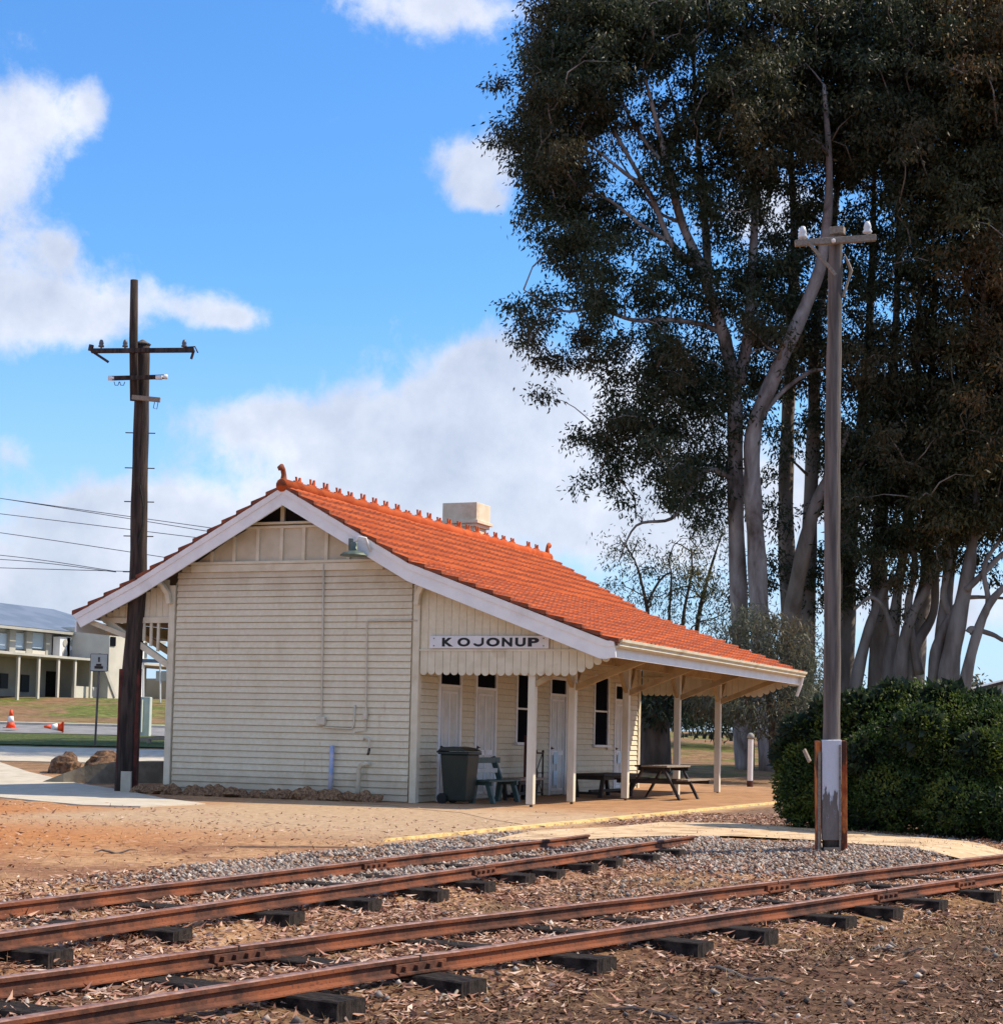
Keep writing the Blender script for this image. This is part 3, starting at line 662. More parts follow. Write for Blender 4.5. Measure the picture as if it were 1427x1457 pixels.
# low dark table with slab top next to it
def slab_table(name, x0, x1, y0, y1, h, label, cat, topm):
    r = thing(name, ((x0+x1)/2, (y0+y1)/2, 0), label, cat)
    MB().box((x0, y0, h-.05), (x1, y1, h)).build('table_top', topm, r, bevel=.01)
    MB().box((x0+.1, y0+.05, h-.13), (x1-.1, y1-.05, h-.05)).build('apron', M_dkwood, r)
    for x in (x0+.15, x1-.25):
        mb = MB(); mb.bar((x, y0+.08, h-.08), (x, y0+.14, .0), .08, .08); mb.bar((x, y1-.08, h-.08), (x, y1-.14, .0), .08, .08); mb.bar((x, y0+.1, .1), (x, y1-.1, .1), .06, .06); mb.build('trestle', M_dkwood, r)
    MB().bar((x0+.2, (y0+y1)/2, .14), (x1-.2, (y0+y1)/2, .14), .06, .06).build('stretcher', M_dkwood, r)
    return r
M_greywood = mottled('weathered_wood', (.22, .175, .135), (.32, .26, .20), 8, .85, .003, (.14, .10, .07), aniso=(1, 6, 6))
slab_table('low_bench', 2.65, 4.0, -1.05, -.55, .46, 'low dark bench with grey slab seat between green seat and iron gate', 'bench', M_greywood)
slab_table('dark_table', 6.2, 8.6, -1.55, -.75, .52, 'low black wooden table against the wall under the tall window', 'table', M_dkwood)
# wrought iron gate panel leaning in front of the wall
M_iron = mottled('wrought_iron', (.03, .018, .015), (.06, .035, .028), 10, .6, .002)
ig = thing('iron_gate', (4.5, -.55, 0), 'spoked black iron gate panel standing before the station wall', 'gate')
gx0, gx1, gy, h0, h1 = 4.60, 5.38, -.45, .08, .98
P_ = lambda x, z: (x, gy, z)
mb = MB()
for a, b in ((P_(gx0, h0), P_(gx0, h1)), (P_(gx1, h0), P_(gx1, h1)), (P_(gx0, h0+.03), P_(gx1, h0+.03)), (P_(gx0, h1-.03), P_(gx1, h1-.03))): mb.tube([a, b], .018, 6)
mb.build('gate_frame', M_iron, ig)
gc = ((gx0+gx1)/2, (h0+h1)/2); mb = MB()
for tx, tz in ((gx0, h0), (gx1, h0), (gx0, h1), (gx1, h1), (gc[0], h0), (gc[0], h1), (gx0, gc[1]), (gx1, gc[1])): mb.tube([P_(*gc), P_(tx, tz)], .011, 6)
mb.build('spokes', M_iron, ig)
mb = MB(); mb.lathe([(.02, -.03), (.07, -.025), (.07, .025), (.02, .03)], P_(*gc), 'y', 14)
for tx, tz in ((gx0, h0), (gx1, h0), (gx0, h1), (gx1, h1), (gc[0], h1), (gx0, gc[1]), (gx1, gc[1])): mb.lathe([(.01, -.02), (.035, -.015), (.035, .015), (.01, .02)], P_(tx, tz), 'y', 10)
mb.build('hub', M_iron, ig)
MB().box((gx0-.18, gy-.03, .02), (gx0-.05, gy+.05, 1.32)).build('hinge_post', mottled('maroon_paint', (.06, .018, .015), (.1, .03, .02), 5), ig)
# picnic table
pt = thing('picnic_table', (6.9, -2.5, 0), 'dark A-frame picnic table with attached seats near the fourth post', 'picnic table')
px0, px1, pyc = 6.35, 8.05, -2.55
for k in range(5): MB().box((px0, pyc-.36+k*.148, .70), (px1, pyc-.36+k*.148+.138, .74)).build('table_board', M_greywood if k < 1 else M_dkwood if k > 3 else M_greywood, pt, bevel=.004)
for s in (-1, 1):
    for k in range(2): MB().box((px0, pyc+s*.70-.13+k*.135, .42), (px1, pyc+s*.70-.13+k*.135+.125, .455)).build('seat_board', M_greywood if s < 0 else M_dkwood, pt, bevel=.004)
for x in (px0+.18, px1-.18):
    mb = MB()
    for s in (-1, 1): mb.bar((x, pyc+s*.22, .70), (x, pyc+s*.60, .0), .045, .095, (1, 0, 0))
    mb.bar((x+.04, pyc-.84, .39), (x+.04, pyc+.84, .39), .045, .09); mb.bar((x+.04, pyc-.36, .66), (x+.04, pyc+.36, .66), .045, .08); mb.build('trestle', M_dkwood, pt)

# ------------------------------------------------------------------ railway
def rust(t):
    P = t.coord('Object'); x, y, z = t.xyz(P)
    c = t.mix(t.step(t.noise(6, 6, P, .7), .35, .68), (.055, .026, .018), (.17, .062, .034)); c = t.mix(t.step(t.noise(1.1, 5, P, .6), .45, .62), c, (.24, .078, .034))
    return t.mix(t.math('MULTIPLY', t.step(t.noise(45, 4, P), .52, .7), .6), c, (.05, .024, .018)), t.noise(60, 5, P)
M_rust = mat('rusty_rail', rust, .85, .003, .25)
M_head = mottled('rail_head', (.20, .105, .075), (.34, .20, .155), 14, .55, .001, (.22, .09, .05), metal=.25, cs=(.5, .66))
PROF = [(-.055, -.10), (.055, -.10), (.055, -.091), (.012, -.08), (.009, -.036), (.029, -.028), (.031, -.006), (.022, 0), (-.022, 0), (-.031, -.006), (-.029, -.028), (-.009, -.036), (-.012, -.08), (-.055, -.091)]
def spline(pts, n=12):
    P = [np.array(p, float) for p in pts]; out = []
    for i in range(len(P)-1):
        a = P[max(i-1, 0)]; b = P[i]; c = P[i+1]; d = P[min(i+2, len(P)-1)]
        for k in range(n):
            t = k/n; out.append(.5*((2*b)+(-a+c)*t+(2*a-5*b+4*c-d)*t*t+(-a+3*b-3*c+d)*t**3))
    out.append(P[-1]); return out
def rail(pts, z, label, plates):
    r = thing('rail', (pts[0][0], pts[0][1], 0), label, 'rail', 'rusty rails of the two tracks')
    mb = MB(); k = len(PROF)
    for i, p in enumerate(pts):
        q, s = pts[min(i+1, len(pts)-1)], pts[max(i-1, 0)]; d = np.array([q[0]-s[0], q[1]-s[1]]); d /= np.linalg.norm(d); nn = (-d[1], d[0])
        w = .006*mnoise.noise(Vector((p[0]*.7, z*9, 1)))
        for a, h in PROF: mb.v.append((p[0]+nn[0]*a, p[1]+nn[1]*a, z+h+w))
    for i in range(len(pts)-1):
        for j in range(k):
            mb.f.append([i*k+j, i*k+(j+1) % k, (i+1)*k+(j+1) % k, (i+1)*k+j]); mb.m.append(1 if j in (6, 7, 8) else 0)
    mb.f.append(list(range(k))); mb.m.append(0); mb.f.append([(len(pts)-1)*k+j for j in range(k)][::-1]); mb.m.append(0)
    mb.build('rail_bar', [M_rust, M_head], r)
    xs = [p[0] for p in pts]
    for px in plates:
        y = float(np.interp(px, xs, [p[1] for p in pts])); y2 = float(np.interp(px+.5, xs, [p[1] for p in pts])); d = np.array([.5, y2-y]); d /= np.linalg.norm(d); nn = np.array([d[1], -d[0]])
        a = np.array([px, y])-d*.23; b = np.array([px, y])+d*.23
        mb = MB(); o = nn*.026; mb.bar((a[0]+o[0], a[1]+o[1], z-.058), (b[0]+o[0], b[1]+o[1], z-.058), .03, .05)
        o = nn*.04; mb.bar((a[0]+o[0], a[1]+o[1], z-.086), (b[0]+o[0], b[1]+o[1], z-.086), .05, .018)
        pl = mb.build('fishplate', M_rust, r, bevel=.003)
        for t_ in (-.165, -.055, .055, .165):
            c = np.array([px, y])+d*t_+nn*.055; mb = MB(); mb.bar((c[0]-nn[0]*.02, c[1]-nn[1]*.02, z-.058), (c[0]+nn[0]*.012, c[1]+nn[1]*.012, z-.058), .026, .026)
            mb.build('bolt', M_rust, pl)
        mb = MB(); c = np.array([px, y]); mb.bar((c[0]-d[0]*.005, c[1]-d[1]*.005, z-.012), (c[0]+d[0]*.005, c[1]+d[1]*.005, z-.012), .066, .03); mb.build('rail_joint_gap', M_dkwood, r)
    return r
rail(spline(AX), 0.0, 'nearest rusty rail, front rail of the front track', (-21.32, -14.69, -12.74, -27.5))
rail(spline(BX), 0.0, 'rear rail of the front track, second rail counted from the camera', (-21.48, -14.36))
rail([(x, -8.15) for x in np.arange(-45, -8.3, .8)], .10, 'front rail of the back track, its far end sinking into gravel', (-15.6,))
rail([(x, -7.05) for x in np.arange(-45, -9.3, .8)], .10, 'farthest rusty rail, rear rail of the back track', (-15.61,))
M_slp = mat('sleeper_timber', lambda t: (t.mix(t.step(t.noise(9, 6, t.coord('Object', (5, 1, 1)), .7), .4, .65), (.014, .011, .010), (.058, .045, .037)), t.noise(22, 5, t.coord('Object', (6, 1, 2)), .7)), .92, .012, .15)
def sleeper_mesh(L):
    mb = MB(); n = 12
    for i in range(n+1):
        y = -L/2+L*i/n; w = .115+random.uniform(-.006, .006); hz = random.uniform(-.005, .003)
        for a, h in ((-w, -.15), (w, -.15), (w, -.008+hz), (w-.01, hz), (-w+.01, hz), (-w, -.008+hz)): mb.v.append((a, y, h))
    for i in range(n):
        for j in range(6): mb.f.append([i*6+j, i*6+(j+1) % 6, (i+1)*6+(j+1) % 6, (i+1)*6+j]); mb.m.append(0)
    mb.f.append(list(range(6))); mb.m.append(0); mb.f.append([n*6+j for j in range(6)][::-1]); mb.m.append(0)
    return mb.build('sleeper', M_slp)
protos = [sleeper_mesh(1.80) for _ in range(3)]; proto_used = set()
ORD = 'first second third fourth fifth sixth seventh eighth ninth tenth eleventh twelfth thirteenth fourteenth fifteenth sixteenth seventeenth eighteenth nineteenth twentieth'.split()
def put_sleeper(x, y, z, rz, label, i):
    k = i % 3
    if k not in proto_used: o = protos[k]; proto_used.add(k)
    else: o = protos[k].copy(); COL.objects.link(o)
    o.location = (x, y, z); o.rotation_euler = (random.uniform(-.008, .008), random.uniform(-.02, .02), rz+random.uniform(-.03, .03))
    tag(o, label, 'sleeper', 'timber sleepers under the rails'); return o
bs = [-10.5, -11.45, -12.6, -13.45, -14.4, -15.15, -16.15, -17.15, -18.35, -19.6, -20.95, -22.25, -23.5, -24.7, -26]
for i, x in enumerate(bs):
    put_sleeper(x, -7.55+random.uniform(-.04, .04), -.001, 0, f'dark sleeper under the back track, {ORD[len(bs)-1-i]} from the left', i)
fs = [-10.2, -11.6, -12.92, -14.3, -15.35, -16.3, -17.7, -18.7, -19.95, -21.3, -22.4, -23.6, -24.8]
for i, x in enumerate(fs):
    ya = pw(AX, x); sl = math.atan2(pw(AX, x+1)-pw(AX, x-1), 2); off = .50
    xc, yc = x-off*math.sin(sl), ya+off*math.cos(sl)
    put_sleeper(xc, yc, -.101, sl, f'dark sleeper under the front track, {ORD[i]} from the right', i+1)

# ------------------------------------------------------------------ utility poles
M_pdark = mottled('dark_pole_timber', (.022, .016, .014), (.066, .047, .038), 5, .9, .01, (.11, .075, .055), aniso=(3, 3, .25))
M_pgrey = mottled('grey_pole_timber', (.095, .078, .068), (.19, .16, .14), 4, .9, .012, (.055, .042, .035), aniso=(3, 3, .2))
M_porc = mat('porcelain', lambda t: (.72, .72, .70), .25, 0, .5)
M_insd = mat('brown_insulator', lambda t: (.10, .10, .11), .3, 0, .5)
M_steelr = mottled('rusty_channel', (.05, .014, .012), (.14, .035, .025), 3, .8, .003, (.02, .01, .01))
def insulator(c, mt, par, s=1.0, name='insulator'):
    pr = [(.012, -.06), (.012, 0), (.045, .005), (.05, .02), (.034, .05), (.042, .06), (.032, .10), (.022, .125), (.004, .13)]
    return MB().lathe([(r*s, h*s) for r, h in pr], c, n=12).build(name, mt, par, smooth=True)
D1 = 36.6
b0 = at(178, 1127, D1); b0[2] = 0
pL = thing('utility_pole', b0, 'tall dark timber pole with crossarms standing before the gable eave', 'utility pole')
pts = [at(u, v, D1) for u, v in ((178, 1129), (184, 1000), (188, 950), (196, 840), (198, 720), (201, 600), (203, 490))]
pts = spline(pts, 4); kk = len(pts)
MB().tube(pts, [(.215-.075*i/(kk-1))*(1+.03*math.sin(i*1.7)) for i in range(kk)], 14).build('pole_shaft', M_pdark, pL, smooth=True)
cc = np.array(pts[-1]); MB().lathe([(.16, 0), (.17, .02), (.02, .11)], cc+np.array([0, 0, -.01]), n=12).build('pole_cap', M_pgrey, pL)
rv = np.array([AR[0], AR[1], 0]); rv /= np.linalg.norm(rv)            # the crossarms run roughly north-south
fw = np.array([math.cos(YAW), math.sin(YAW), 0])
tp = [at(191, 398, D1-.25), at(190, 480, D1-.25), at(191, 570, D1-.25)]
MB().tube(tp, [.075, .085, .085], 10).build('extension_post', M_pdark, pL, smooth=True)
a, b = at(130, 499, D1-.38), at(276, 498, D1-.38); ca = MB().bar(a, b, .09, .085).build('crossarm', M_pdark, pL)
mb = MB(); mb.bar(a, a+rv*.35+np.array([0, 0, -.22]), .03, .05); mb.bar(b, b-rv*.05+np.array([0, 0, -.18]), .03, .05); mb.tube([b+np.array([0, 0, .05])-rv*.2, b+rv*.02+np.array([0, 0, .07]), b+rv*.08+np.array([0, 0, -.05])], .015, 6); mb.tube([a-rv*.02, a+np.array([0, 0, .12])], .05, 8); mb.build('crossarm_bracket', M_iron, ca)
for u in (144, 178, 262): insulator(at(u, 494, D1-.38), M_insd, ca, 1.2)
a, b = at(160, 538, D1-.38), at(234, 536, D1-.38); cb = MB().bar(a, b, .08, .08).build('crossarm', M_pdark, pL)
for q in (a-rv*.02, b+rv*.0, at(226, 537, D1-.45)): MB().tube([q-rv*.06, q+rv*.06], .05, 10).build('insulator', M_porc, cb, smooth=True)
for u in (166, 174): 
    q = at(u, 543, D1-.4); MB().tube([q-rv*.05, q-rv*.03+np.array([0, 0, -.07]), q+rv*.03+np.array([0, 0, -.07]), q+rv*.05], .008, 6).build('wire_loop', M_iron, cb)
a, b = at(188, 565, D1-.35), at(228, 569, D1-.35); cd = MB().bar(a, b, .07, .09).build('crossarm', M_greywood, pL)
q = at(220, 572, D1-.35); MB().tube([q, q-rv*.02+np.array([0, 0, -.12]), q+rv*.05+np.array([0, 0, -.14]), q+rv*.07], .008, 6).build('wire_loop', M_iron, cd)
for v in (616, 666, 714, 763, 814):
    c = at(202-(v-490)*.018, v, D1); MB().tube([c-rv*.30, c+rv*.30], .011, 6).build('step_peg', M_iron, pL)
for (u, w), mt in (((169, .09), M_steelr), ((191, .08), M_steelr)):
    a = at(u, 1128, D1); a[2] = -.05; b = at(u+6, 952, D1); MB().bar(a, b, .26, .10, tuple(rv)).build('steel_stub', mt, pL, bevel=.006)
a = at(179, 1130, D1-.25); mb = MB(); mb.bar((a[0], a[1], -.05), (a[0], a[1], .42), .12, .2, tuple(rv)); mb.build('concrete_footing', M_conc, pL)
MB().tube([at(199, 690, D1-.2), at(204, 720, D1-.2), at(203, 745, D1-.2), at(196, 775, D1-.22)], .014, 6).build('pole_cable', M_rub, pL)

D2 = 21.8
b1 = at(1183, 1213, D2); b1[2] = 0
pR = thing('utility_pole', b1, 'grey split timber pole with white painted base beside the gravel path', 'utility pole')
pts = spline([at(u, v, D2) for u, v in ((1183, 1207), (1183, 1060), (1184, 900), (1184, 740), (1185, 600), (1187, 480), (1188, 395), (1190, 326))], 4); kk = len(pts)
MB().tube(pts, [(.112-.03*i/(kk-1))*(1+.04*math.sin(i*2.1)) for i in range(kk)], 14, squash=.95).build('pole_shaft', M_pgrey, pR, smooth=True)
a, b = at(1131, 346, D2-.14), at(1246, 338, D2-.14); ca = MB().bar(a, b, .07, .075).build('crossarm', M_greywood, pR, bevel=.006)
for u, v in ((1142, 339), (1234, 332)): insulator(at(u, v, D2-.14), M_porc, ca, 1.15)
MB().lathe([(.022, 0), (.03, .02), (.02, .04)], at(1188, 342, D2-.2), 'y', 8).build('bolt', M_porc, ca)
MB().bar(at(1150, 344, D2-.18), at(1189, 391, D2-.16), .025, .035).build('arm_brace', M_greywood, pR)
mb = MB(); c = at(1192, 330, D2-.05); mb.box(c-np.array([.06, .08, .03]), c+np.array([.06, .09, .06])); mb.build('pole_cap', M_greywood, pR, bevel=.01)
mb = MB(); mb.tube([at(1199, 422, D2-.03), at(1207, 398, D2-.03), at(1211, 385, D2-.03), at(1206, 372, D2-.03), at(1201, 361, D2-.03)], [.02, .015, .022, .018, .006], 6); mb.build('split_timber', M_greywood, pR)
def peel(t):
    P = t.coord('Object'); x, y, z = t.xyz(P); n = t.noise(5, 6, t.coord('Object', (3, 3, .6)), .6)
    m_ = t.step(t.math('ADD', t.math('MULTIPLY', n, 1.3), t.math('MULTIPLY', t.math('SUBTRACT', z, .78), .75)), .50, .56)
    return t.mix(m_, t.mix(n, (.10, .08, .07), (.30, .25, .22)), t.mix(n, (.58, .57, .60), (.76, .75, .77))), t.math('ADD', m_, t.noise(30, 4, P))
M_whp = mat('peeling_white_paint', peel, .8, .006)
M_orr = mottled('orange_rust', (.30, .06, .02), (.58, .19, .05), 9, .9, .01, (.09, .035, .02), aniso=(1, 1, .5), cs=(.46, .54))
a = at(1183, 1196, D2-.11); b = at(1183, 1053, D2-.11); MB().bar(a, b, .235, .05, tuple(fw)).build('white_board', M_whp, pR, bevel=.01)
a = at(1164, 1213, D2-.05); b = at(1163, 1054, D2-.05); MB().bar(a, b, .05, .16, tuple(fw)).build('steel_stub', M_orr, pR, bevel=.006)
a = at(1199, 1214, D2-.05); b = at(1198, 1054, D2-.05); MB().bar(a, b, .085, .16, tuple(fw)).build('steel_stub', M_orr, pR, bevel=.006)
a = at(1165, 1212, D2-.15); b = at(1166, 1070, D2-.15); MB().bar(a, b, .03, .02, tuple(fw)).build('batten', M_greywood, pR)
a = at(1195, 1214, D2-.15); b = at(1195, 1060, D2-.15); MB().bar(a, b, .022, .02, tuple(fw)).build('batten', M_greywood, pR)
a = at(1172, 1209, D2-.15); b = at(1194, 1209, D2-.15); MB().bar(a, b, .04, .05).build('batten', M_greywood, pR)

# overhead wires far off to the left
M_wire = mat('wire', lambda t: (.10, .10, .12), .6)
wl = [((-260, 672), (0, 709), (420, 768)), ((-260, 672), (0, 709), (420, 776)), ((-260, 700), (0, 731), (420, 782)), ((-260, 728), (0, 758), (420, 822)), ((-260, 770), (0, 790), (165, 813)), ((-260, 790), (0, 796), (165, 814)), ((-260, 800), (0, 808), (215, 814))]
nm = ['upper', 'second', 'third', 'faint fourth', 'fifth', 'sixth', 'lowest']
for (p0, p1, p2), n_ in zip(wl, nm):
    pts = spline([at(*p0, 92), at(*p1, 88), at(*p2, 82)], 10)
    tag(MB().tube(pts, .018, 5).build('overhead_wire', M_wire), f'{n_} thin overhead wire in the left sky', 'wire', 'overhead wires left of the pole')

# ------------------------------------------------------------------ rocks
M_rock = mat('rock', lambda t: (t.mix(t.step(t.noise(5, 6, t.coord(), .7), .38, .62), (.15, .085, .048), (.44, .26, .145)), t.noise(12, 6)), .9, .03, .2)
M_rockd = mottled('brown_boulder', (.07, .042, .026), (.24, .135, .075), 5, .9, .03)
def rock_mesh(seed, sx, sy, sz):
    bm = bmesh.new(); bmesh.ops.create_icosphere(bm, subdivisions=3, radius=1)
    for v in bm.verts:
        n_ = v.co.normalized(); f = 1+.38*mnoise.noise(n_*1.2+Vector((seed, 0, 0)))+.2*mnoise.noise(n_*3+Vector((0, seed, 0)))
        c = n_*f; c = Vector([round(q*2.6)/2.6*.35+q*.65 for q in c]); v.co = Vector((c.x*sx, c.y*sy, max(c.z, -.4)*sz))
    me = bpy.data.meshes.new('rock'); bm.to_mesh(me); bm.free(); me.materials.append(M_rock); return me
rm = [rock_mesh(s*3.7, 1, .8, .75) for s in range(7)]
edge = []; y = 5.9
while y > .55: edge.append(y); y -= random.uniform(.15, .23)
for i, y in enumerate(edge):
    s = random.uniform(.13, .21)*(1.2 if 1.2 < y < 2.4 else 1)
    o = bpy.data.objects.new('edging_rock', rm[i % 7]); COL.objects.link(o); o.location = (-.34+random.uniform(-.08, .08), y, s*.28); o.scale = (s, s*random.uniform(.8, 1.2), s*random.uniform(.7, 1.2)); o.rotation_euler = (random.uniform(-.4, .4), random.uniform(-.4, .4), random.uniform(0, 6))
    tag(o, 'brown rock in the rough edging row along the foot of the gable wall', 'rock', 'edging rocks along the gable wall')
for u, v, d, s, lab in ((92, 1092, 46, .44, 'pointed brown boulder, left of the pair beside the pole'), (147, 1092, 45.5, .50, 'larger brown boulder just left of the dark pole'), (117, 1097, 45, .17, 'small dark stone between the two boulders'), (140, 1100, 44, .13, 'small pale stone in front of the larger boulder')):
    bmsh = rm[int(u) % 7].copy(); bmsh.materials[0] = M_rockd; o = bpy.data.objects.new('boulder', bmsh); COL.objects.link(o); p = at(u, v, d); o.location = (p[0], p[1], gz(p[0], p[1])+s*.3); o.scale = (s*1.1, s*1.1, s*1.15); o.rotation_euler = (0, 0, u); tag(o, lab, 'boulder')
M_mound = mottled('dark_concrete', (.16, .14, .11), (.28, .25, .20), 2, .95, .01, (.10, .085, .06))  # grey-brown concrete with darker blotches
mb = MB(); pa = [on(u, 1118, 'z', .0) for u in (60, 95, 130, 165, 200, 245)]
ks = [(60, 1117, 41.6, .02), (90, 1114, 41.6, .22), (120, 1114, 41.8, .40), (160, 1118, 42, .50), (200, 1122, 42.3, .52), (250, 1126, 42.6, .52)]
top = []; bot = []
for u, v, d, h in ks: p = at(u, v, d); bot.append((p[0], p[1], -.05)); top.append((p[0], p[1], h))
for i in range(len(ks)-1): mb.prism([bot[i], bot[i+1], top[i+1], top[i]], (fw[0]*1.6, fw[1]*1.6, 0))
tag(mb.build('retaining_wall', M_mound), 'low curved dark concrete wall behind the pole', 'retaining wall')

# ------------------------------------------------------------------ far left: two-storey building and street things
def bx3(mb, u0, v0, u1, v1, Y, thick): a = on(u0, v0, 'y', Y); b = on(u1, v1, 'y', Y); mb.box((a[0], Y, a[2]), (b[0], Y+thick, b[2])); return mb
BY = 46.5
M_bwall = mottled('pale_render', (.42, .41, .36), (.52, .50, .45), 1, .9, .002)
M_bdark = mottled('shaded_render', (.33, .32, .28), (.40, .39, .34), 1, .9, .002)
M_farglass = mat('far_window', lambda t: (.035, .045, .055), .5, 0, .2)
M_broof = mat('steel_roof', lambda t: t.mix(t.step(t.noise(.6, 4), .4, .6), (.13, .165, .21), (.17, .205, .26)), .55, 0, .3)
M_wing = mottled('cream_render', (.50, .47, .40), (.58, .55, .47), 1, .9, .002)
ob = thing('office_building', on(100, 992, 'y', BY), 'two-storey pale building with blue-grey steel roof and veranda', 'building')
xL, xR = 28.0, 60.2; zb = 2.9; zf = on(60, 938, 'y', BY)[2]
p_e = on(20, 892, 'y', BY)[2]
zE = p_e
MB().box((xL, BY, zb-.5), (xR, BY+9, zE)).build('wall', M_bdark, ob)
mb = MB(); ridge = on(-40, 853, 'y', BY+5); r2 = on(76, 867, 'y', BY+5)
zr = ridge[2]
mb.add([(xL-1, BY-.8, zE-.02), (xR+.5, BY-.8, zE-.02), (r2[0], BY+5, zr), (xL-1, BY+5, zr), (xR+.5, BY+10, zE-.02), (xL-1, BY+10, zE-.02)], [(0, 1, 2, 3), (1, 4, 2), (4, 5, 3, 2), (0, 3, 5), (0, 5, 4, 1)])
mb.build('roof', M_broof, ob)
MB().box((xL-1, BY-.95, zE-.2), (xR+.5, BY-.8, zE-.06)).build('eave_gutter', M_bdark, ob)
dz = -BY
for u in (-20, 16, 40, 68, -58, -96):
    a = on(u-7, 895, 'y', BY); mb = MB(); mb.box((a[0], BY-.25, zf), (a[0]+.5, BY, zE-.2)); mb.build('pier', M_bdark, ob)
for u in (-34, -2, 26, 52, -72):
    a = on(u-6, 900, 'y', BY-.02); b = on(u+8, 924, 'y', BY-.02); w = MB().box((a[0], BY-.06, b[2]), (b[0]+.2, BY, a[2])).build('window', mat('sky_glass', lambda t: (.42, .52, .60), .3), ob)
    MB().box((a[0]-.2, BY-.22, zf), (b[0]+.4, BY-.02, b[2]-.1)).build('spandrel_panel', M_wing, w)
for u in (77, 87):
    c = on(u, 922, 'y', BY-.3); 
    acu = MB().box((c[0]-.1, BY-.75, c[2]-.6), (c[0]+.8, BY-.3, c[2]+.6)).build('air_conditioner', M_white, ob)
    for k in (-.28, .28): MB().lathe([(.2, 0), (.2, .03)], (c[0]+.35, BY-.785, c[2]+k), 'y', 16).build('fan', M_bdark, acu)
MB().box((xL, BY-3.0, zf-.06), (xR+2.5, BY+.05, zf+.06)).build('veranda_roof', M_bwall, ob)
for u in (-45, -10, 24, 53, 81, 105, 128, 158): a = on(u, 940, 'y', BY-2.8); MB().box((a[0], BY-2.9, zb-.6), (a[0]+.15, BY-2.78, zf-.1)).build('veranda_post', M_wing, ob)
for u0, u1, v0, v1, mt in ((106, 120, 953, 975, M_farglass), (121, 132, 953, 975, M_farglass), (134, 148, 953, 975, M_farglass), (66, 78, 955, 992, M_dark), (30, 40, 960, 985, M_farglass), (0, 10, 958, 980, M_farglass), (88, 98, 960, 990, M_dark)):
    a = on(u0, v0, 'y', BY-.02); b = on(u1, v1, 'y', BY-.02); MB().box((a[0], BY-.08, b[2]), (b[0], BY, a[2])).build('window' if mt != M_dark else 'doorway', mt, ob)
a = on(104, 976, 'y', BY-2.6); b = on(150, 992, 'y', BY-2.6); MB().box((a[0], BY-2.6, zb-.5), (b[0], BY-2.5, a[2])).build('low_wall', M_wing, ob)
a = on(152, 895, 'y', BY-3); b = on(200, 895, 'y', BY-3); wg = MB().box((a[0], BY-3.2, zb-.8), (b[0], BY+3, a[2]+.1)).build('gable_wing', M_wing, ob)
c = on(172, 914, 'y', BY-3.2)
for k in (0, 1.6): MB().box((c[0]-1.0+k, BY-3.26, c[2]-.25), (c[0]-.55+k, BY-3.2, c[2]+.25)).build('window', M_glass, wg)
MB().bar((c[0]-1.9, BY-3.25, c[2]-.9), (c[0]-.4, BY-3.25, c[2]-3.0), .06, .2).build('brace', M_bwall, wg)
MB().box((a[0]+.3, BY-3.6, c[2]-3.4), (b[0], BY-3.2, c[2]-3.2)).build('ledge', M_wing, wg)
MB().box((b[0]-1.0, BY-3.3, zb-.8), (b[0], BY-3.2, a[2]+.1)).build('corner_pier', M_white, wg)
# far fence wall and white frame between pole and station
p = at(222, 985, 100); fz = gz(p[0], p[1])
w0, w1 = at(196, 968, 110), at(262, 968, 110)
tag(MB().bar((w0[0], w0[1], w0[2]-1), (w1[0], w1[1], w1[2]-1), .15, 2.2).build('boundary_wall', M_wing), 'pale boundary wall seen between pole and station wall', 'wall')
fr = thing('white_framework', at(226, 998, 92), 'white tubular pergola on the lawn beyond the station', 'framework')
for u in (204, 228, 238): a = at(u, 1000, 92); b = at(u, 942, 92); MB().tube([a, b], .05, 6).build('upright', M_white, fr)
MB().bar(at(198, 940, 92), at(262, 942, 92), .1, .18).build('top_rail', M_broof, fr)
MB().bar(at(222, 962, 92), at(238, 962, 92), .05, .5).build('hanging_panel', M_bwall, fr)
# cabinet
c = at(204, 1039, 66); cz = gz(c[0], c[1])
cb_ = thing('utility_cabinet', (c[0], c[1], cz), 'pale green service cabinet behind the dark pole', 'cabinet')
M_cab = mottled('cabinet_paint', (.42, .47, .42), (.50, .54, .49), 2, .6, .001)
a = at(196, 1039, 66); b = at(211, 992, 66); mb = MB(); mb.bar((c[0], c[1], cz-.1), (c[0], c[1], b[2]), .42, .5, tuple(rv)); mb.build('cabinet_body', M_cab, cb_, bevel=.02)
mb = MB(); mb.bar((c[0]-fw[0]*.28, c[1]-fw[1]*.28, cz+.15), (c[0]-fw[0]*.28, c[1]-fw[1]*.28, b[2]-.1), .36, .02, tuple(rv)); mb.build('cabinet_door', M_cab, cb_)
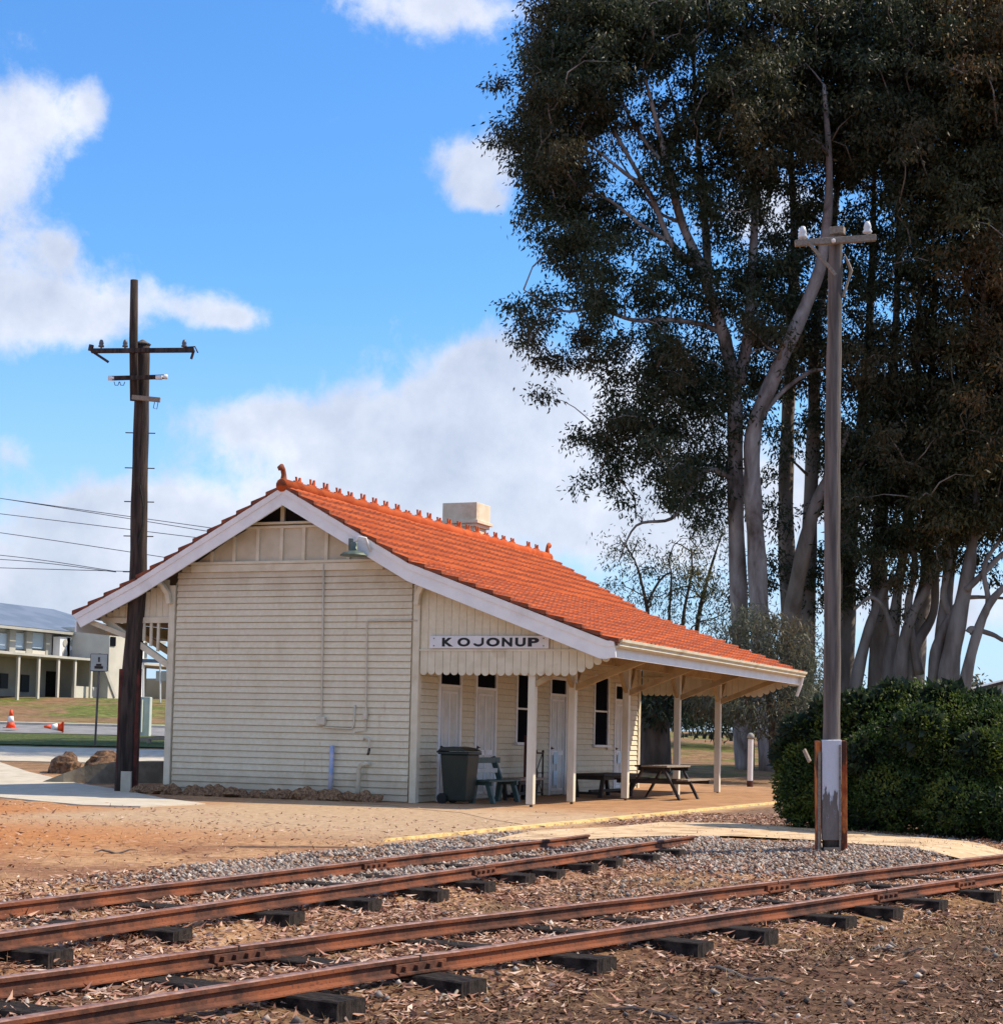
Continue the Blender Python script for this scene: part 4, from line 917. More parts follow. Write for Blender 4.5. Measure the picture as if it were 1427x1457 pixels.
# walker sign
c = at(135, 1068, 57); sp = thing('walking_sign', (c[0], c[1], gz(c[0], c[1])), 'thin pole carrying a small pale pictogram sign left of the dark pole', 'sign')
MB().tube([(c[0], c[1], gz(c[0], c[1])), at(142, 930, 57)], .035, 8).build('sign_pole', M_pgrey, sp)
a = at(141, 943, 56.9); mb = MB(); mb.bar(a-rv*.26, a+rv*.26, .03, .52); mb.build('sign_plate', M_bwall, sp)
mb = MB(); q = a-fw*.03; k = np.array([0, 0, 1.0])
mb.bar(q+k*.02, q+k*.17, .05, .02, tuple(fw)); mb.bar(q-rv*.13-k*.15, q+rv*.13-k*.15, .02, .08); mb.bar(q-rv*.08-k*.07, q+rv*.08-k*.07, .02, .06); mb.build('pictogram', M_iron, sp)
mb = MB()
for s0, s1 in ((-rv*.26-k*.26, rv*.26-k*.26), (-rv*.26+k*.26, rv*.26+k*.26), (-rv*.26-k*.26, -rv*.26+k*.26), (rv*.26-k*.26, rv*.26+k*.26)): mb.tube([a+s0, a+s1], .018, 5)
mb.build('sign_rim', M_iron, sp)
# traffic cones
M_cone = mat('cone_orange', lambda t: (.85, .09, .02), .5); M_refl = mat('cone_white', lambda t: (.75, .75, .73), .5)
def cone(loc, label, tilt=None):
    r = thing('traffic_cone', loc, label, 'traffic cone', 'orange traffic cones by the road')
    o = (0, 0, 0); L = [float(q) for q in loc]
    def B(mb): return [(a+L[0], b+L[1], c_+L[2]) for a, b, c_ in mb.v]
    for nm_, prof, mt in (('cone_body', [(.17, .03), (.13, .22)], M_cone), ('reflective_band', [(.132, .22), (.085, .46)], M_refl), ('cone_tip', [(.086, .46), (.04, .70)], M_cone)):
        mb = MB().lathe(prof, o, n=16); mb.v = B(mb); mb.build(nm_, mt, r, smooth=True)
    mb = MB().box((-.2, -.2, 0), (.2, .2, .03)); mb.v = B(mb); mb.build('cone_base', M_cone, r)
    if tilt is not None: r.rotation_euler = Vector(tilt).to_track_quat('Z', 'Y').to_euler()
    return r
c = at(15, 1036, 68); cone((c[0], c[1], gz(c[0], c[1])+.12), 'upright orange and white traffic cone by the kerb')
c = at(90, 1040, 67); cone((c[0], c[1], gz(c[0], c[1])+.24), 'orange traffic cone lying on its side by the kerb', tuple(-rv*.95-fw*.35))
# log barrier
lb = thing('log_barrier', at(215, 1060, 58), 'low pale rail barrier between pole and station wall', 'barrier', None)
MB().bar(at(178, 1053, 60), at(262, 1049, 58), .12, .12).build('barrier_rail', M_greywood, lb)
for u in (212, 250): a = at(u, 1052, 59); MB().tube([(a[0], a[1], gz(a[0], a[1])), tuple(a)], .07, 8).build('barrier_post', M_greywood, lb)

# ------------------------------------------------------------------ far right things
shp = at(1410, 985, 120)
sh = thing('shed', (shp[0], shp[1], gz(shp[0], shp[1])), 'grey corrugated metal shed at the right edge behind the hedge', 'shed')
a, b = at(1378, 986, 120), at(1500, 955, 120); ap = np.array([a[0], a[1], 0]); bp = np.array([b[0], b[1], 0])
M_shed = mat('corrugated_wall', lambda t: (t.mix(.5, (.36, .34, .32), (.42, .40, .37)), t.math('SINE', t.math('MULTIPLY', t.xyz(t.coord())[1], 25))), .6, .02, .3)
mb = MB(); mb.prism([(a[0], a[1], 0), (b[0], b[1], 0), (b[0], b[1], b[2]), (a[0], a[1], a[2])], tuple(fw*8)); mb.build('shed_wall', M_shed, sh)
mb = MB(); mb.bar(a-rv*.4-fw*.2+np.array([0, 0, .0]), b-fw*.2+np.array([0, 0, .1]), .4, .18); mb.build('roof_edge', mottled('brown_metal', (.06, .035, .03), (.08, .05, .04), 2), sh)
# white post with tap box, leaning stake, rail fence
wp = thing('white_post', at(1068, 1124, 49), 'short white post with dark foot and small light on top', 'post')
MB().tube([at(1067, 1112, 49), at(1068, 1052, 49)], .075, 10).build('post_shaft', M_white, wp); MB().tube([at(1067, 1125, 49), at(1067, 1111, 49)], .085, 10).build('post_foot', M_rust, wp)
MB().lathe([(.02, 0), (.10, .03), (.10, .09), (.07, .14), (.03, .17)], at(1068, 1052, 49), n=12).build('post_lamp', M_bdark, wp, smooth=True)
stk = MB().bar(at(1144, 1067, 24.6), at(1152, 1084, 24.5), .03, .05).build('wooden_stake', M_greywood); tag(stk, 'pale leaning stake poking out of the hedge', 'stake')
rf = thing('rail_fence', at(990, 1050, 92), 'low timber rail fence far behind the veranda posts', 'fence')
MB().bar(at(965, 1046, 92), at(1050, 1044, 92), .12, .14).build('fence_rail', M_greywood, rf)
for u in (976, 990, 1002, 1013, 1040): MB().bar(at(u, 1057, 92), at(u, 1045, 92), .16, .16).build('fence_post', M_dkwood, rf)

# ------------------------------------------------------------------ vegetation
def leafmat(name, a, b, c=None, sc=.5, tr=.35):
    m = bpy.data.materials.new(name); m.use_nodes = True; t = NT(m.node_tree); bs = t.n['Principled BSDF']
    g = t.node('ShaderNodeNewGeometry'); r = g.outputs['Random Per Island']
    col = t.mix(r, a, b)
    if c is not None: col = t.mix(t.step(t.math('ADD', t.noise(sc, 4), t.math('MULTIPLY', r, .12)), .54, .68), col, c)
    t.put(bs.inputs['Base Color'], col); bs.inputs['Roughness'].default_value = .55; bs.inputs['Specular IOR Level'].default_value = .35
    tl = t.node('ShaderNodeBsdfTranslucent'); t.put(tl.inputs['Color'], col); mx = t.node('ShaderNodeMixShader'); mx.inputs[0].default_value = tr
    t.l.new(bs.outputs[0], mx.inputs[1]); t.l.new(tl.outputs[0], mx.inputs[2]); t.l.new(mx.outputs[0], t.n['Material Output'].inputs[0]); return m
M_gum = leafmat('gum_leaf', (.022, .034, .015), (.06, .075, .033), (.075, .06, .026), .16)
M_gum2 = leafmat('gum_leaf_brown', (.035, .04, .015), (.09, .085, .03), (.15, .085, .03), .14)
M_grey = leafmat('grey_leaf', (.07, .08, .055), (.14, .15, .10), (.12, .09, .05), .5)
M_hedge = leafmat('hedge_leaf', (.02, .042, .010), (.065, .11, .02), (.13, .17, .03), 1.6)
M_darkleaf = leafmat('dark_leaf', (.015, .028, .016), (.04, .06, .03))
def bark(t):
    P = t.coord('Object', (1, 1, .35)); f = t.noise(1.6, 7, P, .65, .6)
    c = t.ramp(f, [(.34, (.10, .075, .06)), (.47, (.24, .20, .185)), (.6, (.34, .30, .28)), (.72, (.48, .43, .38))])
    return c, t.noise(7, 6, P, .7)
M_bark = mat('gum_bark', bark, .8, .03, .2)
M_barkm = mottled('brown_bark', (.15, .12, .10), (.27, .235, .21), 2, .85, .02, (.09, .07, .055), aniso=(1, 1, .3))
M_barkd = mottled('dark_bark', (.06, .048, .04), (.13, .10, .085), 3, .9, .02, aniso=(1, 1, .3))

GRID = """068999998899999999999999
269999867789999999999999
189998866689999999999999
299975489999999999999999
499844589999999999999999
698645678999999999999999
398335667878999999999999
499534466755669999999999
369643464575647899999999
048754345466567789999999
126737655674556788999999
443826566775655678999999
252535444776566689999999
154657754677777899999999
133247876655688889999999
002177664435588999999999
001677642345899999999999
000464874334899999999999
000150862234899999999999
000010380334457998743333
000043353325678753222222
000044553345455342111111
000055554334433211000000"""
GRID = GRID.split('\n')                                               # foliage density read off the photograph, 0.93 m cells
U0, V0, CS = 710, -40, 40
def sprays_from_grid(dep, dspread):
    out = []
    for r, row in enumerate(GRID):
        for c, ch_ in enumerate(row):
            d = int(ch_)
            if not d: continue
            n = 13*(d/9)**2.6; n = int(n)+(RNG.random() < n % 1)
            cx = (c-2)
            for _ in range(n):
                u = U0+(c+RNG.random())*CS; v = V0+(r+RNG.random())*CS
                if u > 1500 and RNG.random() < .6: continue
                k = 1.0 if d > 6 else .6
                dz_ = dep+RNG.normal()*dspread*k
                for _ in range(4): out.append((u+RNG.normal()*8, v+RNG.normal()*7, dz_+RNG.normal()*.2, d))
    return out
def tree(name, label, trunks, sprays, lm, bm_, base, group=None, leaf=(.18, .066), per=50, twig=6, spread=.42, cat='tree'):
    root = thing(name, base, label, cat, group)
    mb = MB(); nodes = []
    for pts, ws in trunks:
        P = [at(u, v, d) for u, v, d in pts]; P = spline(P, 5)
        wi = np.interp(np.linspace(0, len(ws)-1, len(P)), range(len(ws)), ws)
        R = [w*pts[0][2]/FPX/2*.86 for w in wi]
        R = [q*(1+.06*math.sin(i*1.3+pts[0][0])) for i, q in enumerate(R)]
        mb.tube(P, R, 12)
        nodes += [(p, q) for p, q in zip(P, R)]
    NP = [np.array(p) for p, _ in nodes]; NR = [q for _, q in nodes]
    C = np.array([at(u, v, d) for u, v, d, _ in sprays]) if sprays else np.zeros((0, 3))
    if len(C):
        idx = RNG.permutation(len(C))[:max(10, len(C)//twig)]; T = C[idx]; NPa = np.array(NP)
        dist = np.array([np.min(np.linalg.norm(NPa-t_, axis=1)) for t_ in T]); order = np.argsort(dist)
        for i in order:
            t_ = T[i]; A = np.array(NP); w = np.linalg.norm(A-t_, axis=1)+np.maximum(0, A[:, 2]-t_[2]+.3)*1.2
            j = int(np.argmin(w)); a = A[j]; L = np.linalg.norm(t_-a)
            if L < .35: continue
            r0 = min(max(NR[j]*.6, .03), .028+.022*L); k = max(3, int(L/.5)); off = RNG.normal(size=3)*.12*L; pts = []
            for q in range(k+1):
                s = q/k; p = a+(t_-a)*s+off*math.sin(math.pi*s)+np.array([0, 0, .14*L*math.sin(math.pi*s)])+(RNG.normal(size=3)*.05*min(L, 1) if 0 < q < k else 0); pts.append(p)
            rr = [r0*(1-.75*q/k) for q in range(k+1)]; mb.tube(pts, rr, 5)
            for p, q in zip(pts[1:], rr[1:]): NP.append(p); NR.append(max(q, .012))
    mb.build('trunk', bm_, root, smooth=True)
    if len(C):
        n = per; m_ = len(C)*n; ce = np.repeat(C, n, 0)
        off = RNG.normal(size=(m_, 3))*np.array([spread, spread, spread*.62])*.6; P = ce+off
        D = RNG.normal(size=(m_, 3))*.55+np.array([0, 0, -.75]); D = D+off*.8
        V, F = kites(P, D, RNG.uniform(.7, 1.3, m_)*leaf[0], RNG.uniform(.7, 1.3, m_)*leaf[1])
        np_mesh('crown', V, F, lm, root)
    return root
SPR = sprays_from_grid(61, 1.7)
def which(s):
    u, v, d, k = s; j = RNG.normal()*25
    if v < 700:
        b = 1085+max(0, 330-v)*.15
        if u+j < b: return 0
        if u+j < 1235: return 1
        if u+j < 1350: return 2
        return 3
    if u < 1045: return 4 if v > 745 else 0
    if u < 1180: return 1
    if u+j < 1310: return 2
    return 3
G = [[] for _ in range(5)]
for s in SPR:
    k = which(s); dd = (0, 2.5, 1, 0, 9)[k]; G[k].append((s[0], s[1], s[2]+dd, s[3]))
def tk(pts, d, ws): return ([(u, v, d+(e[0] if e else 0)) for u, v, *e in pts], ws)
bz = lambda u, d: (lambda p: (p[0], p[1], gz(p[0], p[1])))(at(u, 1085, d))
GT = 'tall gum trees behind the station'
A_ = 61
tree('gum_tree', 'tallest gum with smooth forked pale trunks rising just behind the roof end', [
    tk([(1060, 1100), (1056, 1000), (1053, 900), (1047, 740), (1046, 640), (1044, 555), (1034, 495), (1024, 458), (1000, 387), (970, 316, -.2), (950, 239, -.5), (936, 180, -.7), (915, 100, -.9)], A_, [34, 31, 29, 27, 26, 24, 22, 20, 18, 14, 11, 8, 4]),
    tk([(1050, 545), (1064, 480), (1070, 380, .5), (1074, 290, .8), (1068, 180, 1), (1060, 60, 1)], A_, [24, 18, 15, 13, 9, 4]),
    tk([(1008, 410), (1004, 330, .4), (998, 260, .8), (990, 160, 1), (985, 40, 1)], A_, [15, 13, 11, 8, 4]),
    tk([(1000, 387), (955, 346, -.3), (924, 275, -.6), (888, 245, -.9), (837, 204, -1.2)], A_, [13, 11, 9, 6, 3]), tk([(955, 346, -.3), (910, 318, -.7), (868, 285, -1), (820, 262, -1.3)], A_, [8, 6, 5, 2]),
    tk([(924, 275, -.6), (890, 215, -.4), (853, 148, -.3), (830, 80, 0)], A_, [8, 7, 5, 3]), tk([(950, 239, -.5), (910, 190, -.2), (880, 130, .2), (868, 60, .4)], A_, [7, 6, 5, 3]),
    tk([(968, 316, -.2), (935, 300, .5), (905, 262, 1), (880, 225, 1.2)], A_, [6, 5, 4, 2]), tk([(998, 260, .8), (970, 215, .9), (960, 150, 1), (940, 90, 1)], A_, [7, 6, 4, 2]), tk([(1074, 290, .8), (1050, 240, 1), (1035, 170, 1.2)], A_, [8, 6, 3]),
    tk([(1096, 1100), (1082, 900), (1076, 780), (1070, 680), (1074, 605), (1108, 520), (1146, 435), (1170, 365), (1180, 250), (1172, 120)], A_-.8, [38, 33, 30, 28, 26, 24, 22, 19, 12, 6]),
    tk([(1040, 480), (1000, 462), (955, 455, -.5), (900, 455, -.8), (850, 438, -1), (800, 442, -1.2), (745, 412, -1.2)], A_, [10, 9, 8, 7, 6, 4, 2]),
    tk([(1058, 690), (1010, 668, -.4), (980, 700, -.6), (955, 738, -.8), (905, 748, -1), (880, 800, -1)], A_, [12, 9, 7, 6, 4, 2]),
    tk([(1075, 605), (1110, 560, .5), (1150, 530, .8), (1172, 526, .8)], A_-.8, [9, 8, 7, 5])], G[0], M_gum, M_bark, bz(1062, A_), GT)
tree('gum_tree', 'gum with several darker slender trunks partly behind the grey pole', [
    tk([(1128, 1080), (1124, 900), (1118, 740), (1120, 620), (1126, 480), (1130, 330), (1120, 150)], 65, [34, 30, 26, 23, 20, 14, 6]),
    tk([(1118, 1080), (1124, 900), (1140, 800, -1), (1160, 720, -1.4), (1185, 665, -1.6), (1208, 610, -1.6)], 63, [30, 28, 26, 20, 14, 8]),
    tk([(1140, 1080), (1148, 900), (1152, 740), (1158, 600), (1160, 480), (1185, 330), (1200, 150)], 64, [32, 28, 24, 22, 17, 12, 6]),
    tk([(1200, 1050), (1204, 900), (1208, 780), (1216, 690), (1230, 560), (1240, 400), (1245, 200)], 64, [34, 30, 26, 22, 18, 12, 6]),
    tk([(1188, 1050), (1192, 900), (1196, 760), (1204, 700), (1232, 650)], 62, [16, 14, 11, 8, 5])], G[1], M_gum, M_barkm, bz(1140, 64), GT)
tree('gum_tree', 'gum cluster with twisting grey limbs directly above the hedge', [
    tk([(1208, 1040), (1222, 950), (1240, 885), (1258, 840), (1275, 820)], 62, [24, 20, 17, 13, 9]),
    tk([(1248, 1040), (1250, 930), (1252, 860), (1250, 780), (1262, 640), (1275, 450), (1280, 250)], 63, [34, 32, 30, 24, 18, 12, 6]),
    tk([(1262, 1040), (1266, 950), (1272, 890), (1278, 835), (1290, 750), (1300, 600), (1310, 400)], 62, [30, 26, 20, 16, 14, 12, 8]),
    tk([(1278, 1040), (1282, 940), (1296, 880), (1322, 830), (1345, 770)], 61, [26, 22, 16, 12, 8]),
    tk([(1286, 1040), (1300, 930), (1328, 872), (1334, 800), (1368, 748), (1384, 690)], 61.5, [22, 18, 14, 11, 8, 5]), tk([(1308, 960), (1292, 870), (1302, 805), (1290, 745), (1300, 690)], 61.2, [16, 13, 10, 8, 5]),
    tk([(1270, 905), (1258, 866), (1238, 850), (1216, 868)], 61, [10, 8, 6, 3]),
    tk([(1300, 1040), (1300, 950), (1308, 880), (1320, 800), (1322, 650), (1330, 400)], 63, [42, 38, 30, 20, 14, 8])], G[2], M_gum, M_barkm, bz(1265, 62), GT)
tree('gum_tree', 'spreading gum with bare low branches reaching the right edge', [
    tk([(1352, 1040), (1350, 960), (1362, 890), (1378, 810), (1386, 740), (1396, 600), (1400, 400)], 60, [38, 34, 28, 22, 15, 12, 8]),
    tk([(1340, 1040), (1336, 960), (1344, 880), (1352, 800), (1368, 740), (1380, 640)], 61, [34, 30, 24, 18, 12, 8]),
    tk([(1368, 1000), (1382, 930), (1402, 870), (1426, 838), (1460, 815)], 59.5, [22, 18, 14, 11, 7]),
    tk([(1345, 980), (1362, 900), (1342, 850), (1352, 790), (1332, 742)], 60.5, [20, 15, 11, 8, 5]), tk([(1384, 905), (1406, 862), (1400, 806), (1428, 762)], 59.6, [12, 10, 8, 5]),
    tk([(1378, 900), (1384, 895), (1412, 903), (1434, 912), (1470, 900)], 59.5, [12, 10, 8, 7, 3]),
    tk([(1374, 840), (1400, 815), (1430, 785), (1470, 760)], 59.8, [12, 10, 8, 5]),
    tk([(1326, 1040), (1330, 940), (1340, 900), (1362, 860), (1382, 850), (1440, 852)], 60.5, [24, 20, 14, 10, 7, 4]),
    tk([(1382, 770), (1410, 745), (1440, 720), (1480, 700)], 60, [12, 10, 8, 5]),
    tk([(1480, 1040), (1490, 850), (1500, 650), (1505, 400)], 63, [40, 34, 28, 16])], G[3], M_gum2, M_barkm, bz(1355, 60), GT)
G4 = [s for s in G[4] if s[3]]
tree('small_tree', 'thin open tree with mistletoe clump seen over the roof slope', [
    tk([(922, 960), (922, 880), (914, 835), (904, 800), (892, 780)], 70, [8, 7, 5, 2.5, 1]), tk([(920, 860), (936, 830), (950, 816), (956, 820)], 70, [5, 4, 3, 1]),
    tk([(952, 960), (952, 880), (955, 820), (948, 790)], 70, [6, 5, 3, 1]), tk([(970, 960), (972, 880), (984, 815), (982, 780)], 70.5, [7, 6, 3.5, 1]),
    tk([(990, 960), (992, 890), (1005, 830), (1020, 780), (1030, 750)], 71, [9, 8, 6, 3, 1])],
    [(u, v, 70+RNG.normal(), 4) for (u, v, d, k) in G4 if RNG.random() < .9]+[(a+RNG.normal()*7, b+RNG.normal()*7, 70+RNG.normal()*.8, 4) for a, b in [(880, 775), (870, 800), (893, 790), (905, 778), (872, 830), (915, 812), (930, 800), (945, 790), (958, 815), (925, 845), (965, 850), (1005, 845), (1020, 820), (1030, 860), (1012, 880), (990, 870), (1034, 790), (1020, 900), (950, 870), (972, 885)] for _ in range(7)], M_darkleaf, M_barkd, bz(950, 70), None, (.17, .045), 16, 5, .4)
mst = [(RNG.normal()*15+985, RNG.normal()*20+815, 69.5+RNG.normal()*.4, 5) for _ in range(34)]
root = tree('mistletoe', 'olive mistletoe clump hanging in the thin open tree', [tk([(984, 780), (985, 815)], 69.5, [3, 2])], mst, leafmat('mistletoe_leaf', (.09, .09, .02), (.17, .15, .045)), M_barkd, tuple(at(984, 780, 69.5)), None, (.16, .045), 26, 8, .35, 'plant')
def blobspr(lst):
    out = []
    for u, v, ru, rv_, d, dd, n in lst:
        for _ in range(n):
            a = RNG.random()*6.283; r = math.sqrt(RNG.random()); out.append((u+ru*r*math.cos(a), v+rv_*r*math.sin(a), d+RNG.normal()*dd, 7))
    return out
tree('weeping_shrub', 'grey-green drooping shrub between the veranda roof end and the gum trunks', [tk([(1100, 1085), (1095, 1000), (1080, 930)], 52, [14, 10, 5]), tk([(1120, 1085), (1125, 1000), (1120, 920)], 52, [12, 9, 4])],
    blobspr([(1075, 900, 48, 38, 53, .8, 120), (1125, 935, 38, 55, 52.5, .7, 130), (1080, 990, 72, 40, 52, .8, 170), (1020, 990, 45, 28, 54, .6, 80), (1110, 1035, 32, 24, 52, .6, 40), (1150, 985, 24, 50, 52, .6, 50)]), M_grey, M_barkd, bz(1105, 52), None, (.22, .035), 20, 8, .38, 'shrub')
tree('dark_tree', 'dense dark evergreen tree behind the picnic table and fourth post', [tk([(930, 1100), (932, 1000), (935, 930)], 56, [56, 52, 30])],
    blobspr([(930, 985, 34, 42, 56, .8, 110), (975, 1000, 38, 34, 78, 2, 150), (1030, 1010, 45, 34, 80, 2, 130), (995, 965, 50, 22, 79, 2, 90), (1060, 1020, 30, 24, 80, 2, 50)]), M_darkleaf, M_barkd, bz(930, 56), None, (.22, .07), 26, 14, .5)
tree('background_tree', 'dark rounded tree far beyond the grass under the gums', [tk([(1150, 1060), (1150, 1000)], 85, [14, 10])], blobspr([(1160, 1005, 60, 40, 86, 2, 140), (1250, 1010, 60, 34, 90, 2, 90)]), M_darkleaf, M_barkd, bz(1155, 86), None, (.25, .08), 24, 20, .6)
tree('background_tree', 'olive tree hump on the skyline left of the shed', [tk([(1365, 1040), (1368, 985)], 130, [8, 5])], blobspr([(1368, 985, 34, 16, 132, 2, 90), (1330, 992, 30, 12, 132, 2, 50)]), M_grey, M_barkd, bz(1365, 130), None, (.4, .15), 22, 20, .8)

# hedge: leafy shell over a lumpy body
def hedge():
    root = thing('hedge_bush', at(1330, 1190, 26.5)*np.array([1, 1, 0]), 'big dense dark green bush right of the grey pole', 'bush')
    bl = [(1146, 1118, 42, 66, 27.2, .55), (1200, 1135, 50, 60, 26.9, .7), (1240, 1140, 50, 56, 26.7, .7), (1148, 1092, 38, 62, 27.4, .5), (1195, 1085, 52, 88, 27.2, .8), (1250, 1072, 62, 84, 27, 1.0), (1325, 1078, 72, 98, 26.7, 1.1), (1405, 1095, 70, 98, 26.2, 1.1), (1480, 1100, 80, 96, 26, 1.1), (1280, 1130, 70, 52, 26.3, .8), (1370, 1145, 66, 48, 25.6, .8), (1440, 1155, 60, 44, 25.1, .7), (1165, 1128, 34, 40, 27, .5), (1222, 1008, 32, 24, 27, .4), (1272, 990, 26, 16, 26.9, .35), (1345, 992, 36, 18, 26.6, .4), (1122, 1075, 20, 26, 27.4, .3), (1400, 1004, 26, 16, 26.4, .3), (1134, 1040, 16, 16, 27.3, .3), (1180, 1012, 22, 18, 27.2, .3), (1310, 1040, 40, 34, 25.9, .3), (1235, 1075, 34, 34, 26.2, .3), (1395, 1075, 36, 36, 25.4, .3)]
    Cs = np.array([at(u, v, d) for u, v, _, _, d, _ in bl]); Rr = np.array([[ru*d/FPX, rd, rv_*d/FPX] for _, _, ru, rv_, d, rd in bl])
    B = np.stack([rv, fw, np.array([0, 0, 1.0])])
    allP = []; allN = []
    tot = 150000; w = (Rr[:, 0]*Rr[:, 2]); w /= w.sum()
    for c, R_, q in zip(Cs, Rr, w):
        n = int(tot*q); d = unit(RNG.normal(size=(n, 3)))
        lump = np.array([mnoise.noise(Vector((float(a[0]*2.6+c[0]), float(a[1]*2.6), float(a[2]*2.6)))) for a in d])
        k = 1+.22*lump+RNG.normal(size=n)*.05-np.abs(RNG.normal(size=n))*.06
        allP.append(c+((d*R_*k[:, None])@B)); allN.append(unit((d/R_)@B))
    P = np.concatenate(allP); N_ = np.concatenate(allN)
    keep = (P[:, 2] > .0)
    gapn = np.array([mnoise.noise(Vector((float(a[0]*1.9), float(a[1]*1.9), float(a[2]*2.4)))) for a in P[::1]]); keep &= ~((gapn > .28) & (RNG.random(len(P)) < .8))
    for c, R_ in zip(Cs, Rr):                                         # drop leaves buried deep inside another lobe
        q = ((P-c)@B.T)/R_; keep &= (np.linalg.norm(q, axis=1) > .80)
    P, N_ = P[keep], N_[keep]; n = len(P)
    D = N_*.6+RNG.normal(size=(n, 3))*.7+np.array([0, 0, .25])
    V, F = kites(P, D, RNG.uniform(.6, 1.3, n)*.062, RNG.uniform(.7, 1.3, n)*.026)
    np_mesh('foliage', V, F, M_hedge, root)
    for i in (1, 2, 3, 4, 5, 6, 7):
        c = Cs[i]+fw*.5; a = (c[0]+RNG.normal()*.1, c[1]+RNG.normal()*.1, -.02); MB().tube([a, tuple(c+RNG.normal(size=3)*.1)], [.04, .015], 5).build('stem', M_barkd, root)
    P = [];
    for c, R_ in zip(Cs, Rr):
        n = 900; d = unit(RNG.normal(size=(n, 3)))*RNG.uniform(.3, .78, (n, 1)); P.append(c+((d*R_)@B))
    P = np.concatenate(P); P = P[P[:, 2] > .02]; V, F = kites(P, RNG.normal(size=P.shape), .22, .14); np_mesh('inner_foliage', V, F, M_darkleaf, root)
hedge()

# ------------------------------------------------------------------ litter, stones and dry grass
def litmat(name, cols, rough=.8):
    m = bpy.data.materials.new(name); m.use_nodes = True; t = NT(m.node_tree); b = t.n['Principled BSDF']
    g = t.node('ShaderNodeNewGeometry'); n = len(cols); t.put(b.inputs['Base Color'], t.ramp(g.outputs['Random Per Island'], [((i+.0)/n, c) for i, c in enumerate(cols)])); t.n[-1].color_ramp.interpolation = 'CONSTANT' if False else 'LINEAR'
    b.inputs['Roughness'].default_value = rough; b.inputs['Specular IOR Level'].default_value = .2; return m
M_lit = litmat('leaf_litter', [(.08, .035, .026), (.34, .17, .10), (.56, .34, .23), (.20, .085, .055), (.70, .52, .40), (.42, .21, .15), (.12, .055, .04)])
M_litd = litmat('dark_leaf_litter', [(.04, .022, .015), (.11, .058, .034), (.20, .11, .065), (.07, .036, .024), (.30, .19, .12), (.09, .048, .03)])
M_bal = litmat('ballast_stone', [(.06, .05, .045), (.20, .165, .145), (.38, .33, .285), (.11, .09, .08), (.58, .51, .43), (.28, .18, .13)])
M_gr = litmat('dry_grass', [(.30, .18, .08), (.46, .30, .14), (.24, .14, .07), (.52, .38, .2)])
def scatter(n, test, s0=7.0, s1=32.0):
    """random points in the visible wedge of ground; test(x, y) gives the keep probability"""
    out = []; c, k = math.cos(YAW), math.sin(YAW)
    while len(out) < n:
        s = math.sqrt(RNG.uniform(s0*s0, s1*s1)); l = RNG.uniform(-.33, .33)*s
        if RNG.random() > min(1, (13/s)**1.2): continue
        x = CAM[0]+s*c+l*k; y = CAM[1]+s*k-l*c
        if RNG.random() < test(x, y): out.append((x, y, gz(x, y)+.004))
    return np.array(out)
def patch(x, y, f=.8, s=0): return .5+.5*mnoise.noise(Vector((x*f, y*f, 5+s)))*1.6
def in_path(x, y):
    c = False; j = len(pth)-1
    for i in range(len(pth)):
        (xi, yi), (xj, yj) = pth[i], pth[j]
        if (yi > y) != (yj > y) and x < (xj-xi)*(y-yi)/(yj-yi)+xi: c = not c
        j = i
    return c
def p_lit(x, y):
    if in_path(x, y): return .01
    yA = pw(AX, x)
    if y > -5.4: return .05*patch(x, y) if x < -6 else .004
    if x > -5 and x < 10: return .45
    if x > -8 and y > -11: return .02
    if yA-.1 < y < yA+1.2: return .85*patch(x, y, 2)
    if y > yA+1.2:
        if y > -8.0: return .12+.55*smooth01((-16-x)/3)*patch(x, y, 1.2)
        return .75*max(0, patch(x, y, .9)) if y < -8 else .1
    if y > yA-.7: return .6*patch(x, y, 1.5)
    return 0.05
def p_litd(x, y):
    yA = pw(AX, x); return .8*max(0, patch(x, y, 1.1, 2)) if y < yA-.4 else (.10 if y < -5.4 and x < -8 else 0)
def p_bal(x, y):
    if in_path(x, y): return .012
    if -8.1 < y < -5.5 and x < -5: return min(1, .8*max(.25, patch(x, y, .7, 3)))*(.04+.96*smooth01((x+19.5-.5*(y+7))/3.5))*(1 if not(x > -8 and y > -7.2) else .0)
    yB = pw(BX, x)
    if x > -13 and yB < y < -7.6 and x < -8.2: return .6*smooth01((x+13)/3)
    if x > -17 and y > yB-1 and y < -9: return .05
    return .004 if y < -5.4 and x < -9 else 0
def lay(P, L, W_, flat=.35, lift=.02):
    n = len(P); a = RNG.uniform(0, 6.283, n); D = np.stack([np.cos(a), np.sin(a), RNG.normal(size=n)*flat*.5], 1)
    Q = P+np.stack([np.zeros(n), np.zeros(n), RNG.random(n)*lift], 1)
    nr = np.array([0, 0, 1.0])+RNG.normal(size=(n, 3))*flat
    return kites(Q, D, L, W_, nr, .45)
def merged(parts):
    V = []; F = []; k = 0
    for v, f in parts: V.append(v); F.append(f+k); k += len(v)
    return np.concatenate(V), np.concatenate(F)
P = scatter(46000, p_lit); n = len(P)
V, F = merged([lay(P, RNG.uniform(.04, .12, n), RNG.uniform(.012, .030, n), .35, .03), ])
tag(np_mesh('leaf_litter', V, F, M_lit), 'pale curled gum leaves and bark scattered between the rails', 'leaf litter', None, 'stuff')
P = scatter(26000, p_litd, 7, 24); n = len(P)
V, F = lay(P, RNG.uniform(.03, .09, n), RNG.uniform(.012, .028, n), .35, .012)
tag(np_mesh('dark_leaf_litter', V, F, M_litd), 'fine dark leaf mulch covering the soil in the foreground', 'leaf litter', None, 'stuff')
